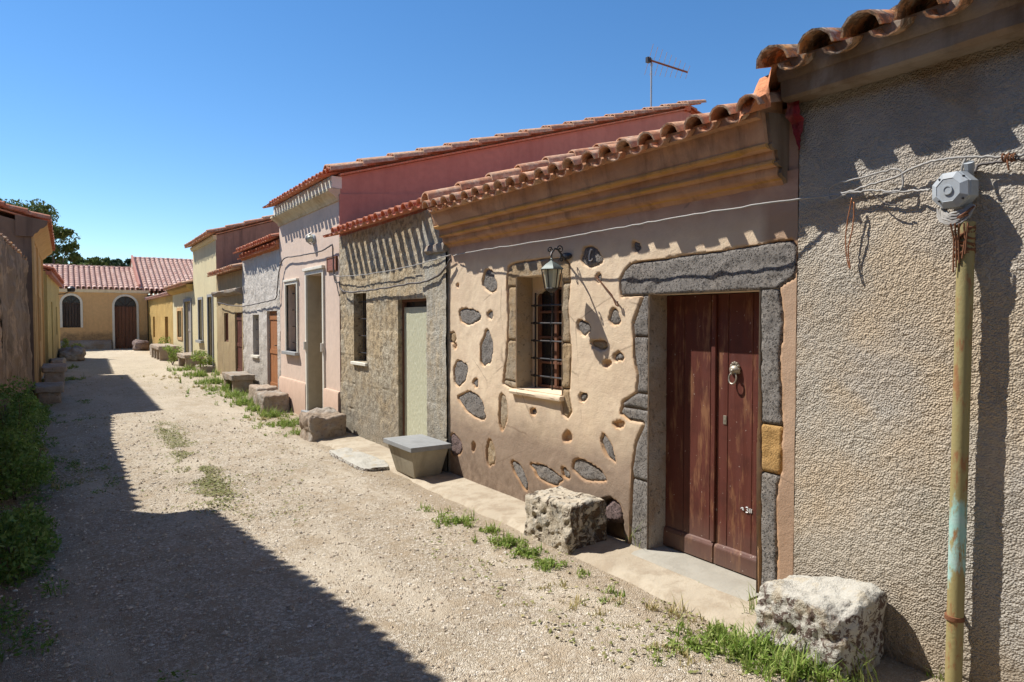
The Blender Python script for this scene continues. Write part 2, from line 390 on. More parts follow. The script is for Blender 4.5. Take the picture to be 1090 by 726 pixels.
P['leftgable'] = plaster('dark_gable_render', (.24, .165, .12), (.17, .115, .085), dirt=(.07, .05, .04), dirt_z=(-9, -8), streak=.8, bst=.5, bsc=25)  # dark brown gable colour with darker streaks
P['rubble'] = plaster('crumbling_earth_wall', (.34, .25, .165), (.24, .165, .105), dirt=(.09, .065, .045), dirt_z=(.1, .8), streak=.85, bst=.9, bsc=18, bd=.03, patch=((.48, .33, .20), .8))
P['orangeband'] = plaster('orange_painted_band', (.52, .20, .09), (.44, .16, .07), dirt=(.2, .1, .05), dirt_z=(-9, -8), bst=.2)
P['bluegrey'] = plaster('grey_stone_trim', (.34, .34, .33), (.28, .28, .27), dirt=(.15, .14, .12), dirt_z=(-9, -8), bst=.3)
P['conc'] = plaster('concrete_planter', (.40, .36, .27), (.32, .29, .21), dirt=(.15, .12, .08), dirt_z=(-.2, .45), dirt_amt=.6, streak=.6, bst=.3)
P['step'] = plaster('worn_grey_step', (.36, .335, .28), (.29, .265, .215), dirt=(.16, .13, .09), dirt_z=(-9, -8), bst=.5)
P['slate'] = plaster('grey_slab', (.25, .255, .25), (.30, .30, .29), dirt=(.15, .15, .14), dirt_z=(-9, -8), bst=.4)
def tiles(name, cols, lich, lamt, moss=0.0):
    m = MB(name); r = m.geo.outputs['Random Per Island']
    c = m.ramp(r, [(i/(len(cols)-1), q) for i, q in enumerate(cols)])
    c = m.mix(m.math('MULTIPLY', m.ramp(m.noise(9, 6, .7), [(.48, 0), (.58, 1)]), lamt), c, lich)
    if moss: c = m.mix(m.math('MULTIPLY', m.ramp(m.noise(16, 6, .75), [(.47, 0), (.53, 1)]), moss), c, (.13, .10, .07))
    c = m.mix(m.math('MULTIPLY', m.ramp(m.noise(30, 4, .6), [(.4, 1), (.55, 0)]), .3), c, tuple(q*.5 for q in cols[0]))
    return m.out(c, .88, m.bump(m.noise(60, 4, .6), .4, .006), spec=.15)
P['tile'] = tiles('terracotta_tiles', [(.62, .28, .15), (.68, .38, .22), (.50, .21, .11), (.64, .42, .28)], (.62, .48, .34), .6, .35)
P['tile_red'] = tiles('red_terracotta_tiles', [(.52, .17, .09), (.46, .14, .07), (.57, .24, .14), (.42, .13, .07)], (.55, .40, .30), .35)
P['tile_old'] = tiles('lichen_crusted_tiles', [(.60, .25, .10), (.68, .34, .12), (.44, .18, .08), (.52, .33, .18)], (.42, .38, .31), .8, .85)
P['tile_pale'] = tiles('pale_terracotta_tiles', [(.60, .38, .31), (.52, .30, .24), (.64, .43, .35), (.50, .27, .21)], (.62, .50, .42), .4)
P['mortar'] = plaster('orange_mortar', (.62, .27, .14), (.52, .21, .10), dirt=(.25, .12, .07), dirt_z=(-9, -8), bst=.9, bsc=25, bd=.02)
P['redflash'] = plaster('crimson_sealant', (.30, .035, .04), (.24, .03, .04), dirt=(.45, .30, .25), dirt_z=(-9, -8), streak=.5, bst=.9, bsc=30, bd=.02)
def wood(name, a, b, worn=(.42, .22, .10), wamt=.35, rough=.5, gsc=9):
    m = MB(name)
    g = m.noise(1, 6, .65, vec=m.vec((gsc*3, gsc*3, 1.1)), dist=.3)
    c = m.mix(g, a, b)
    c = m.mix(m.math('MULTIPLY', m.ramp(m.noise(1, 6, .7, vec=m.vec((14, 14, 2.4))), [(.54, 0), (.66, 1)]), wamt), c, worn)
    c = m.mix(m.math('MULTIPLY', m.ramp(m.noise(5, 4, .6), [(.5, 0), (.7, 1)]), .4), c, tuple(q*.45 for q in a))
    z = m.math('ADD', m.sep(2), m.math('MULTIPLY', m.noise(6, 4), .25))
    c = m.mix(m.mr(z, .2, .5, .55, 0), c, (.15, .11, .085))
    c = m.mix(m.ramp(m.noise(38, 3, .5), [(.70, 0), (.72, .5)]), c, (.5, .42, .35))
    return m.out(c, m.mr(g, .3, .7, rough, rough+.3), m.bump(g, .35, .004), spec=.35)
P['door_red'] = wood('worn_red_brown_paint', (.070, .019, .013), (.130, .034, .021), wamt=.38, rough=.42)
P['door_brown'] = wood('brown_stained_wood', (.12, .05, .03), (.20, .09, .05), wamt=.2)
P['door_orange'] = wood('orange_brown_wood', (.40, .17, .06), (.30, .11, .04), wamt=.2)
P['shutter_grey'] = wood('grey_beige_shutter_paint', (.30, .26, .22), (.38, .33, .27), worn=(.5, .45, .38), wamt=.3, rough=.7)
P['dark'] = (lambda m: m.out((.012, .012, .014), .25, spec=.5))(MB('dark_window_glass'))
P['darkdoor'] = wood('dark_stained_wood', (.035, .025, .022), (.07, .05, .04), wamt=.15)
P['beigereveal'] = plaster('beige_reveal_plaster', (.50, .42, .29), (.46, .38, .26), dirt=(.3, .2, .1), dirt_z=(-9, -8), bst=.15)
P['iron'] = (lambda m: m.out(m.mix(m.ramp(m.noise(40, 4), [(.5, 0), (.65, 1)]), (.018, .018, .02), (.06, .04, .03)), .45, m.bump(m.noise(80, 3), .2, .002), metal=.3, spec=.5))(MB('black_wrought_iron'))
P['steel'] = (lambda m: m.out(m.mix(m.noise(30, 4), (.45, .45, .44), (.33, .32, .31)), .45, metal=.7, spec=.5))(MB('galvanised_steel'))
P['grey_plastic'] = (lambda m: m.out(m.mix(m.math('MULTIPLY', m.ramp(m.noise(14, 5, .65), [(.45, 0), (.65, 1)]), .4), (.36, .39, .41), (.22, .21, .19)), .6, m.bump(m.noise(120, 2), .1, .001), spec=.35))(MB('grey_plastic'))
P['lampglass'] = (lambda m: m.out(m.mix(m.noise(9, 3), (.50, .50, .38), (.38, .38, .28)), .3, spec=.5))(MB('frosted_lamp_glass'))
P['greenpatina'] = (lambda m: m.out(m.mix(m.noise(20, 4), (.20, .24, .21), (.10, .12, .11)), .5, metal=.2, spec=.5))(MB('green_grey_lamp_roof'))
def pipe():
    m = MB('peeling_painted_pipe')
    c = m.mix(m.noise(8, 5, .6), (.33, .275, .12), (.24, .20, .085))
    c = m.mix(m.ramp(m.noise(1, 6, .7, vec=m.vec((16, 16, 5))), [(.52, 0), (.60, .85)]), c, (.27, .12, .05))
    z = m.math('ADD', m.sep(2), m.math('MULTIPLY', m.math('SUBTRACT', m.noise(1, 5, .7, vec=m.vec((12, 12, 4))), .5), .7))
    rg = m.ramp(m.noise(1, 6, .75, vec=m.vec((30, 30, 9))), [(.40, 0), (.50, 1)])
    tq = m.math('MULTIPLY', rg, m.math('MULTIPLY', m.mr(z, .48, .56, 0, 1), m.mr(z, .88, .96, 1, 0)))
    c = m.mix(tq, c, m.mix(m.noise(15, 4), (.18, .45, .38), (.42, .48, .45)))
    return m.out(c, .65, m.bump(m.noise(60, 5, .65), .5, .004), spec=.3)
P['pipe'] = pipe()
P['rust'] = (lambda m: m.out(m.mix(m.noise(30, 5, .7), (.22, .09, .04), (.12, .055, .03)), .85, m.bump(m.noise(90, 4), .6, .003)))(MB('rust'))
P['cable'] = (lambda m: m.out(m.mix(m.noise(20, 4), (.38, .36, .33), (.26, .24, .21)), .6, spec=.3))(MB('grey_cable'))
P['cable_dark'] = (lambda m: m.out(m.mix(m.noise(20, 4), (.07, .06, .055), (.12, .10, .09)), .6, spec=.3))(MB('dark_cable'))
P['white'] = (lambda m: m.out(m.mix(m.noise(60, 4), (.72, .72, .70), (.5, .5, .48)), .5, spec=.4))(MB('white_enamel'))
P['copper'] = (lambda m: m.out((.40, .17, .08), .5, metal=.5))(MB('copper_wire'))
P['clayplaque'] = (lambda m: m.out(m.mix(m.ramp(m.noise(55, 3, .6), [(.47, 0), (.55, 1)]), (.36, .15, .10), (.20, .08, .06)), .7, m.bump(m.noise(50, 3), .6, .004)))(MB('glazed_clay_plaque'))
P['brass'] = (lambda m: m.out(m.mix(m.noise(40, 4), (.42, .38, .31), (.22, .19, .14)), .5, m.bump(m.noise(90, 4), .5, .003), metal=.6, spec=.5))(MB('tarnished_metal'))
def gravel():
    m = MB('beige_gravel')
    c = m.mix(m.ramp(m.noise(.7, 7, .6), [(.38, 0), (.62, 1)]), (.47, .40, .30), (.365, .305, .22))
    def cells(sc, amt, c):
        q = m.sep(0, m.vor(sc, 'F1', out='Color'))
        c = m.mix(m.math('MULTIPLY', m.ramp(q, [(0, 1), (.4, 0)]), amt), c, (.26, .195, .135))
        return m.mix(m.math('MULTIPLY', m.ramp(q, [(.7, 0), (1, 1)]), amt), c, (.78, .71, .60))
    c = cells(130, .6, c); c = cells(55, .5, c)
    c = m.mix(m.math('MULTIPLY', m.ramp(m.noise(3.5, 7, .7), [(.48, 0), (.6, 1)]), .6), c, (.36, .275, .18))
    c = m.mix(m.math('MULTIPLY', m.ramp(m.noise(1, 6, .65, vec=m.vec((1.3, .35, 1))), [(.50, 0), (.60, 1)]), .5), c, (.60, .52, .40))
    c = m.mix(m.mr(m.math('ADD', m.sep(0), m.math('MULTIPLY', m.noise(4, 6, .7), .6)), 3.0, 3.25, 0, .55), c, (.33, .255, .17))
    c = m.mix(m.math('MULTIPLY', m.ramp(m.noise(12, 6, .7), [(.52, 0), (.62, 1)]), .3), c, (.36, .28, .19))
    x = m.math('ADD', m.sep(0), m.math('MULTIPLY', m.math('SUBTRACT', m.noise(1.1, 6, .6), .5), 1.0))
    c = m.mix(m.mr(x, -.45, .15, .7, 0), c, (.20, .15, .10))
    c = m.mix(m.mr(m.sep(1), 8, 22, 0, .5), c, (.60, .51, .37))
    h = m.math('ADD', m.math('MULTIPLY', m.vor(130, 'F1'), -1.2), m.math('ADD', m.math('MULTIPLY', m.noise(35, 5, .65), 1.2), m.math('MULTIPLY', m.noise(6, 4), 2.2)))
    return m.out(c, .96, m.bump(h, .8, .012), spec=.08)
P['gravel'] = gravel()
P['strip'] = (lambda m: m.out(m.mix(m.math('MULTIPLY', m.ramp(m.noise(6, 7, .72), [(.46, 0), (.6, 1)]), .55),
     m.mix(m.ramp(m.noise(1.5, 6), [(.4, 0), (.6, 1)]), (.42, .36, .27), (.36, .30, .22)), (.27, .21, .145)), .95,
     m.bump(m.math('ADD', m.noise(80, 4, .6), m.math('MULTIPLY', m.noise(12, 5), 2)), .5, .008), spec=.1))(MB('worn_concrete_strip'))
def pebble():
    m = MB('loose_pebbles'); r = m.geo.outputs['Random Per Island']
    return m.out(m.ramp(r, [(0, (.28, .215, .155)), (.25, (.46, .38, .28)), (.6, (.56, .48, .37)), (.9, (.62, .55, .45)), (1, (.72, .67, .58))]), .9, spec=.15)
P['pebble'] = pebble()
def leaf(name, cols, tr=.25, rough=.6):
    m = MB(name); r = m.geo.outputs['Random Per Island']
    c = m.ramp(r, [(i/(len(cols)-1), q) for i, q in enumerate(cols)])
    m.out(c, rough, spec=.2)
    tb = m.n.new('ShaderNodeBsdfTranslucent'); m.l.new(c, tb.inputs[0]); mx = m.n.new('ShaderNodeMixShader'); mx.inputs[0].default_value = tr
    m.l.new(m.b.outputs[0], mx.inputs[1]); m.l.new(tb.outputs[0], mx.inputs[2]); m.l.new(mx.outputs[0], m.n['Material Output'].inputs[0])
    return m.m
P['grass'] = leaf('green_grass', [(.16, .25, .04), (.22, .33, .06), (.30, .37, .09), (.34, .36, .13), (.15, .24, .04)], .35)
P['dry'] = leaf('dry_grass', [(.42, .34, .15), (.50, .41, .20), (.30, .28, .10), (.55, .46, .25)], .25)
P['weed'] = leaf('dark_weed_leaves', [(.10, .19, .035), (.16, .27, .055), (.22, .31, .09), (.12, .18, .05)], .25)
P['treeleaf'] = leaf('tree_leaves', [(.07, .10, .03), (.10, .14, .04), (.15, .18, .055), (.07, .10, .035)], .2)
P['treeleaf2'] = leaf('yellowish_tree_leaves', [(.09, .12, .03), (.13, .16, .04), (.06, .09, .025)], .2)
P['pineleaf'] = leaf('dark_evergreen_leaves', [(.03, .055, .022), (.045, .075, .03), (.035, .06, .025)], .1)
P['bark'] = wood('bark', (.10, .075, .055), (.17, .13, .10), wamt=.2, rough=.9)
P['moss'] = leaf('low_ground_cover', [(.20, .21, .07), (.26, .25, .09), (.16, .18, .05), (.38, .32, .15)], .2)
# ------------------------------------------------------------------ roof tiles
def roof_tiles(g, org, e, up, width, length, per=.2, pan_ext=0.0, cov_ext=0.0, seed=1, r=.082, rows_step=.34, bend=0.0, jit=.006):
    """barrel tiles: org = eave corner (Vector), e = unit along eave, up = unit up-slope"""
    rnd = random.Random(seed); e = Vector(e).normalized(); up = Vector(up).normalized(); n = e.cross(up)
    if n.z < 0: n = -n
    cols = max(1, int(round(width/per))); per = width/cols; rows = int(math.ceil(length/rows_step)); th = .013; S = 6
    def tile(t0, s0, L, ra, rb, base, cover, lift):
        tw = rnd.uniform(-jit, jit); vs = []
        for (s, rr) in ((s0, ra), (s0+L, rb)):
            lf = lift if s == s0 else 0
            for dr in (0, -th):
                for k in range(S+1):
                    an = math.pi*k/S
                    ct = math.cos(an)*(rr+dr); sn = math.sin(an)*(rr+dr)
                    h = (base+lf+sn*.92) if cover else (base+lf-(math.sin(an)*(rr-th-dr))*.62)
                    if not cover: ct = math.cos(an)*(rr-th-dr)
                    tt = t0+ct+(tw if s == s0 else -tw)
                    zz = -bend*math.sin(math.pi*min(max(tt/width, 0), 1))
                    vs.append(org+e*tt+up*s+n*(h+zz))
        m = S+1; fs = []
        for k in range(S):
            fs.append((k, k+1, 2*m+k+1, 2*m+k)); fs.append((m+k+1, m+k, 3*m+k, 3*m+k+1)); fs.append((k+1, k, m+k, m+k+1))
        fs.append((0, 2*m, 3*m, m)); fs.append((S, m+S, 3*m+S, 2*m+S))
        g.add(vs, fs)
    for c in range(cols+1):
        for q in range(rows):
            s0 = q*rows_step; L = min(rows_step+.08, length-s0+.02)
            if L < .05: continue
            j = rnd.uniform(-.012, .012)
            s1 = s0+j-(cov_ext if q == 0 else 0)
            tile(c*per, s1, L+(s0-s1), r, r*.84, .035, True, .022+rnd.uniform(-.003, .006))
            if c < cols:
                s1 = s0+rnd.uniform(-.012, .012)-(pan_ext if q == 0 else 0)
                tile(c*per+per/2, s1, L+(s0-s1), r*.80, r*.92, .045, False, .016 if q else .0)
def verge_row(g, F, a, o0, o1, z_at, seed=3, r=.085, step=.36):
    """a row of cover tiles capping the rake of a gable"""
    rnd = random.Random(seed); L = abs(o1-o0); n = int(L/step)+1
    for k in range(n):
        oa = o0-step*k*(1 if o1 < o0 else -1); ob = oa-(step+.07)*(1 if o1 < o0 else -1)
        vs = []; S = 6
        for q, (o, rr, lf) in enumerate(((oa, r, .03), (ob, r*.84, 0))):
            for dr in (0, -.014):
                for m in range(S+1):
                    an = math.pi*m/S
                    vs.append(F(a+math.cos(an)*(rr+dr), z_at(o)+.05+lf+math.sin(an)*(rr+dr), o))
        m = S+1; fs = []
        for i in range(S):
            fs.append((i, i+1, 2*m+i+1, 2*m+i)); fs.append((m+i+1, m+i, 3*m+i, 3*m+i+1)); fs.append((i+1, i, m+i, m+i+1))
        fs += [(0, 2*m, 3*m, m), (S, m+S, 3*m+S, 2*m+S)]
        g.add(vs, fs)
# ------------------------------------------------------------------ houses
def house_body(F, a0, a1, z0, zE, D, pitch, g, backflip=True, front=False):
    """gables + back wall; ridge at o=-D, back eave at o=-2D"""
    a0 += .004; a1 -= .004
    zR = zE+D*pitch
    for a in (a0, a1):
        g.add([F(a, z0, 0), F(a, zE, 0), F(a, zR, -D), F(a, zE, -2*D), F(a, z0, -2*D)], [(0, 1, 2, 3, 4)])
    g.quad(F(a0, z0, -2*D), F(a1, z0, -2*D), F(a1, zE, -2*D), F(a0, zE, -2*D))
def roof(F, a0, a1, zE, D, pitch, mat, root, over=.25, pan=.0, cov=0, per=.2, seed=1, verge=(True, True), bend=0.0, name='roof', r=.082):
    g = G(); c = 1/math.sqrt(1+pitch*pitch)
    up = Vector((-F.n.x*c, -F.n.y*c, pitch*c)); zo = zE-over*pitch
    # deck below the tiles
    t = .03
    g.add([F(a0, zE, 0), F(a1, zE, 0), F(a1, zE+D*pitch, -D), F(a0, zE+D*pitch, -D),
           F(a0, zE+t, 0), F(a1, zE+t, 0), F(a1, zE+D*pitch+t, -D), F(a0, zE+D*pitch+t, -D)],
          [(0, 3, 2, 1), (4, 5, 6, 7), (0, 1, 5, 4), (1, 2, 6, 5), (2, 3, 7, 6), (3, 0, 4, 7)])
    w = a1-a0
    roof_tiles(g, Vector(F(a0+.06, zo+.03, over)), F.d, up, w-.12, (D+over)/c, per, pan, cov, seed, r=r, bend=bend)
    # back slope
    upb = Vector((F.n.x*c, F.n.y*c, pitch*c))
    roof_tiles(g, Vector(F(a0+.06, zE-.2*pitch+.03, -2*D-.2)), F.d, upb, w-.12, (D+.2)/c, per*1.0, 0, 0, seed+5, rows_step=.5, r=r)
    # ridge
    n = int(w/.36)+1
    for k in range(n):
        aa = a0+w*k/n
        g.tube([F(aa, zE+D*pitch+.06, -D), F(aa+w/n+.05, zE+D*pitch+.045, -D)], [.10, .085], 10)
    o = g.build(name, mat, root, smooth=40)
    if any(verge):
        zf = lambda o_: zE-(-o_ if False else 0)+(-o_)*pitch+.03
        for i, vv in enumerate(verge):
            if vv: gv = G(); verge_row(gv, F, (a0+.06, a1-.06)[i], over+.02, -D, zf, seed+i); gv.build('verge_tiles', mat, root, smooth=40)
    return o
def planks(g, F, a0, a1, z0, z1, o, n=4, gap=.006, th=.03):
    w = (a1-a0)/n
    for k in range(n):
        g.fbox(F, a0+w*k+(gap/2 if k else 0), a0+w*(k+1)-(gap/2 if k < n-1 else 0), z0, z1, o-th, o)
def frame_ring(g, F, a0, a1, z0, z1, w, o0, o1, bottom=True):
    g.fbox(F, a0, a0+w, z0, z1, o0, o1); g.fbox(F, a1-w, a1, z0, z1, o0, o1)
    g.fbox(F, a0+w, a1-w, z1-w, z1, o0, o1)
    if bottom: g.fbox(F, a0+w, a1-w, z0, z0+w, o0, o1)
def simple_door(root, F, a0, a1, z0, z1, dp, mat, leaves=1, n=3):
    g = G(); planks(g, F, a0+.004, a1-.004, z0+.01, z1-.004, -dp+.03, n=n*leaves)
    for k in range(3):
        zz = z0+.12+(z1-z0-.3)*k/2; g.fbox(F, a0+.03, a1-.03, zz, zz+.09, -dp+.03, -dp+.045)
    d = g.build('door', mat, root)
    h = G(); am = a0+(a1-a0)*.2
    h.tube([F(am, z0+1.0, -dp+.045), F(am, z0+1.0, -dp+.085), F(am+.07, z0+1.0, -dp+.085)], .009, 6)
    h.build('handle', P['iron'], d)
    return d
def simple_window(root, F, a0, a1, z0, z1, dp, mat, bars=0, pane=None):
    g = G(); frame_ring(g, F, a0+.003, a1-.003, z0+.003, z1-.003, .045, -dp-.01, -dp+.03)
    am = (a0+a1)/2
    g.fbox(F, am-.02, am+.02, z0+.048, z1-.048, -dp-.008, -dp+.027)
    w = g.build('window', mat, root)
    p = G(); p.fbox(F, a0+.04, a1-.04, z0+.04, z1-.04, -dp-.018, -dp-.008); p.build('pane', pane or P['dark'], w)
    if bars:
        b = G()
        for k in range(bars): q = a0+(a1-a0)*(k+1)/(bars+1); b.tube([F(q, z0, -dp*.45), F(q, z1, -dp*.45)], .008, 6)
        for k in range(4): q = z0+(z1-z0)*(k+.5)/4; b.tube([F(a0, q, -dp*.45+.012), F(a1, q, -dp*.45+.012)], .008, 6)
        b.build('grille', P['iron'], w)
    return w
FR = Frame((3.55, 0), (0, 1), (-1, 0))
def ya(u): return onX(u, 340)[0]
def zz(u, v, X=3.55): return onX(u, v, X)[1]
# ================================================================== SETTING: ground
def ground():
    xs = np.unique(np.concatenate([np.array([-220, -120, -60, -30, -15, -8, -5]), np.arange(-3.5, 4.6, .09), np.array([5, 8, 15, 30, 60, 120, 220])]))
    ys = np.unique(np.concatenate([np.array([-160, -80, -40, -20, -10, -5, -2]), np.arange(-1, 12, .09), np.arange(12, 42, .3), np.array([45, 50, 60, 80, 120, 200, 320])]))
    A, B = np.meshgrid(xs, ys, indexing='ij')
    Z = np.array([gz(q) for q in ys])[None, :]*np.ones_like(A)
    near = np.clip((6-np.abs(A))/2, 0, 1)*np.clip((45-B)/5, 0, 1)
    Z = Z+near*(fbm(A*1.2, B*1.2, 3, 4)-.5)*.07*np.clip((3.1-A)/.6, 0, 1)+near*(fbm(A*7, B*7, 9, 2)-.5)*.012*np.clip((3.1-A)/.6, 0, 1)
    Z = Z-.012*np.clip((A-2.9)/.3, 0, 1)
    g = G(); na, nb = A.shape
    g.v = list(zip(A.ravel().tolist(), B.ravel().tolist(), Z.ravel().tolist()))
    for i in range(na-1):
        for j in range(nb-1):
            k = i*nb+j; g.f.append((k, k+nb, k+nb+1, k+1)); g.mi.append(0)
    o = g.build('gravel_road', P['gravel'], None, smooth='all'); tag(o, kind='structure')
def gh(x, y):
    near = min(max((6-abs(x))/2, 0), 1)
    c = min(max((3.1-x)/.6, 0), 1)
    return gz(y)+near*((float(fbm(x*1.2, y*1.2, 3, 4))-.5)*.07*c+(float(fbm(x*7, y*7, 9, 2))-.5)*.012*c)-.012*min(max((x-2.9)/.3, 0), 1)
ground()
def pavement():
    g = G(); ys = np.arange(1.9, 10.3, .07); n = 9
    vs = []
    for y in ys:
        e = 3.09+.14*(float(fbm(y*1.7, 2.2, 5, 4))-.5)+.05*(float(fbm(y*9, 2.2, 6, 2))-.5)
        if y > 7.6: e += .08*math.sin(y*3)*.3-.15
        if y < 2.3: e += (2.3-y)*1.2
        for k in range(n):
            x = e+(3.56-e)*k/(n-1)
            z = gz(y)+(.022 if k > 0 else -.03)+.008*(float(fbm(x*5, y*5, 8, 3))-.5)+.02*(k/(n-1))
            vs.append((x, y, z))
    fs = [(i*n+k, (i+1)*n+k, (i+1)*n+k+1, i*n+k+1) for i in range(len(ys)-1) for k in range(n-1)]
    g.add(vs, fs); o = g.build('pavement', P['strip'], None, smooth='all'); tag(o, kind='structure')
pavement()
# ================================================================== R0 grey cement house
def grey_house():
    a0, a1 = -4.0, 2.37
    root = thing('grey_house', (3.55, 0, 0), 'grey roughcast cement house with rusty lichened roof tiles at the right edge', 'house')
    g = G()
    def disp(A, Z):
        b = fbm(A*2, Z*2, 40, 3)*.03
        wx = (vnoise(A*30, Z*30, 46)-.5)*1.2; wz = (vnoise(A*30, Z*30, 47)-.5)*1.2
        r1 = vnoise(A*62+wx, Z*62+wz, 41); r2 = vnoise(A*88+9, Z*88, 42); r3 = vnoise(A*25+wx, Z*25, 43)
        gr = np.clip((r1-.40)*3.2, 0, 1)
        return b*.6+gr*.0035*(.4+r3)+r2*.0015-.006
    facade(g, FR, 1.0, a1, -.05, 3.0, [], step=.0072, disp=disp)
    facade(g, FR, a0, 1.0, -.05, 3.0, [], step=.1)
    g.build('wall', P['cement_roughcast'], root, smooth='all')
    g = G(); house_body(FR, a0, a1, -.05, 3.06, 4.0, .33, g)
    g.fbox(FR, a0, a1-.003, 2.9, 3.06, -.3, -.002)
    g.build('gable_wall', P['cement_roughcast'], root)
    g = G(); zp = lambda o: 3.16-o*.33+.03; g.prof(FR, [(.02, zp(.02)-.05), (.16, zp(.16)-.05), (.185, zp(.185)-.0), (.18, zp(.18)+.06), (.02, zp(.02)+.06)], a0, a1+.03, 60, .01, 14); g.build('eave_mortar', P['fascia'], root, smooth=50)
    # fascia beam under the tiles
    g = G(); g.prof(FR, [(-.05, 2.99), (.13, 2.985), (.15, 3.0), (.16, 3.115), (-.05, 3.16)], a0, a1+.02, 60, .012, 4)
    g.build('fascia', P['fascia'], root, smooth=35)
    roof(FR, a0, a1+.06, 3.16, 4.0, .33, P['tile_old'], root, over=.22, pan=.05, cov=.03, per=.255, seed=11, verge=(False, False), r=.105)
    return root
grey_house()
# ================================================================== R1 ochre house with holes in the plaster
def wp(pts): return [onX(u, v) for u, v in pts]
def ell(cu, cv, ru, rv, rot=0, n=14, seed=0):
    rn = random.Random(seed); out = []
    for k in range(n):
        an = 2*math.pi*k/n; q = 1+.10*math.sin(2*an+rn.uniform(-.3,.3)+seed)+.09*math.sin(3*an+seed*2.1)+.05*math.sin(5*an+seed)+rn.uniform(-.03, .03)
        x = ru*math.cos(an)*q; y = rv*math.sin(an)*q; c, s_ = math.cos(R(rot)), math.sin(R(rot))
        out.append((cu+x*c-y*s_, cv+x*s_+y*c))
    return out
HOLES = [(521,299.7,7.5,12,0,'b'),(498.7,336.8,10.5,9.5,0,'b'),(521.5,335.4,3,5,0,'b'),(518,371.5,6.8,19,0,'b'),(489.7,396.8,8,12.5,0,'b'),(506,407.7,3,4.5,0,'b'),
 (503,431,18,10,38,'b'),(535.4,438.5,4.5,20,3,'t'),(568.6,438.5,3,4,0,'b'),(522,483,4.5,14,-5,'t'),(553,505,5,16,-28,'b'),(581.5,505.4,20,7,32,'b'),(602,504,3.5,6.5,-25,'b'),
 (626,502,18.5,9.5,22,'b'),(646.4,476.7,4,17,-22,'b'),(604,465,4.5,6,0,'n'),(620.6,422.6,4.5,4.5,0,'b'),(658,452,6.5,4,5,'n'),(654,338,6,8.5,0,'b'),(621,349,6.5,8,0,'b'),
 (638,367,8,5.5,10,'t'),(658,380,4.5,5,0,'b'),(646,387,4.5,3.5,0,'n'),(637,296,3,4.5,0,'b'),(629,274,12,10,-8,'b'),(677,262.5,4,5,0,'b'),(481,359,4,6,0,'t'),(484,474,6,13,-15,'r'),
 (503.6,475.7,2,5,0,'n'),(487,304,1.6,2.2,0,'n'),(652,545,11,10,20,'r'),(484,368,2,3,0,'n')]
JAMB_L = [(690.5,311),(690.5,604),(672,600),(670,570),(671,540),(672,500),(676,470),(683,455),(684,450),(668,447),(660,440),(662,428),(676,418),(678,400),(674,380),(673,345),(678,330),(684,314)]
LINTEL = [(661,316),(659,298),(664,288),(672,280),(692,277),(760,268),(826,257.5),(843,255.5),(848,262),(848,285),(845,296),(831,304),(828,309),(690,315)]
JAMB_R = [(807.5,305),(829,305),(831,325),(833,345),(829,380),(831,420),(832,450),(832,500),(827,520),(826,560),(826,650),(807.5,650)]
WIN_S = [(541,284),(546,280),(572,276),(600,274),(606,281),(607,300),(605,330),(608,380),(606,420),(609,438),(604,446),(598,441),(597,416),(545,414),(535,409),(539,380),(541,340),(539.5,300)]
CAV = [(637,537),(650,535),(660,548),(662,570),(662,600),(640,602),(610,600),(612,560)]
def lump(g, poly, o_in, o_out, seed, step=.012, rough=.012, fill=0.0):
    """a stone face filling poly (wall coords): domed dense patch"""
    xs = [p[0] for p in poly]; zs = [p[1] for p in poly]
    As = np.arange(min(xs)-.03, max(xs)+.03+step, step); Zs = np.arange(min(zs)-.03, max(zs)+.03+step, step)
    A, Z = np.meshgrid(As, Zs, indexing='ij'); d = sdf(A, Z, poly)
    t = np.clip(-d/.03+fill, 0, 1)
    O = o_in+(o_out-o_in)*np.sqrt(np.clip(t, 0, 1))+(fbm(A*14, Z*14, seed, 4)-.5)*2*rough*t
    cd = (d[:-1, :-1]+d[1:, :-1]+d[:-1, 1:]+d[1:, 1:])/4
    grid_surface(g, FR, A, Z, O, cd < .018)
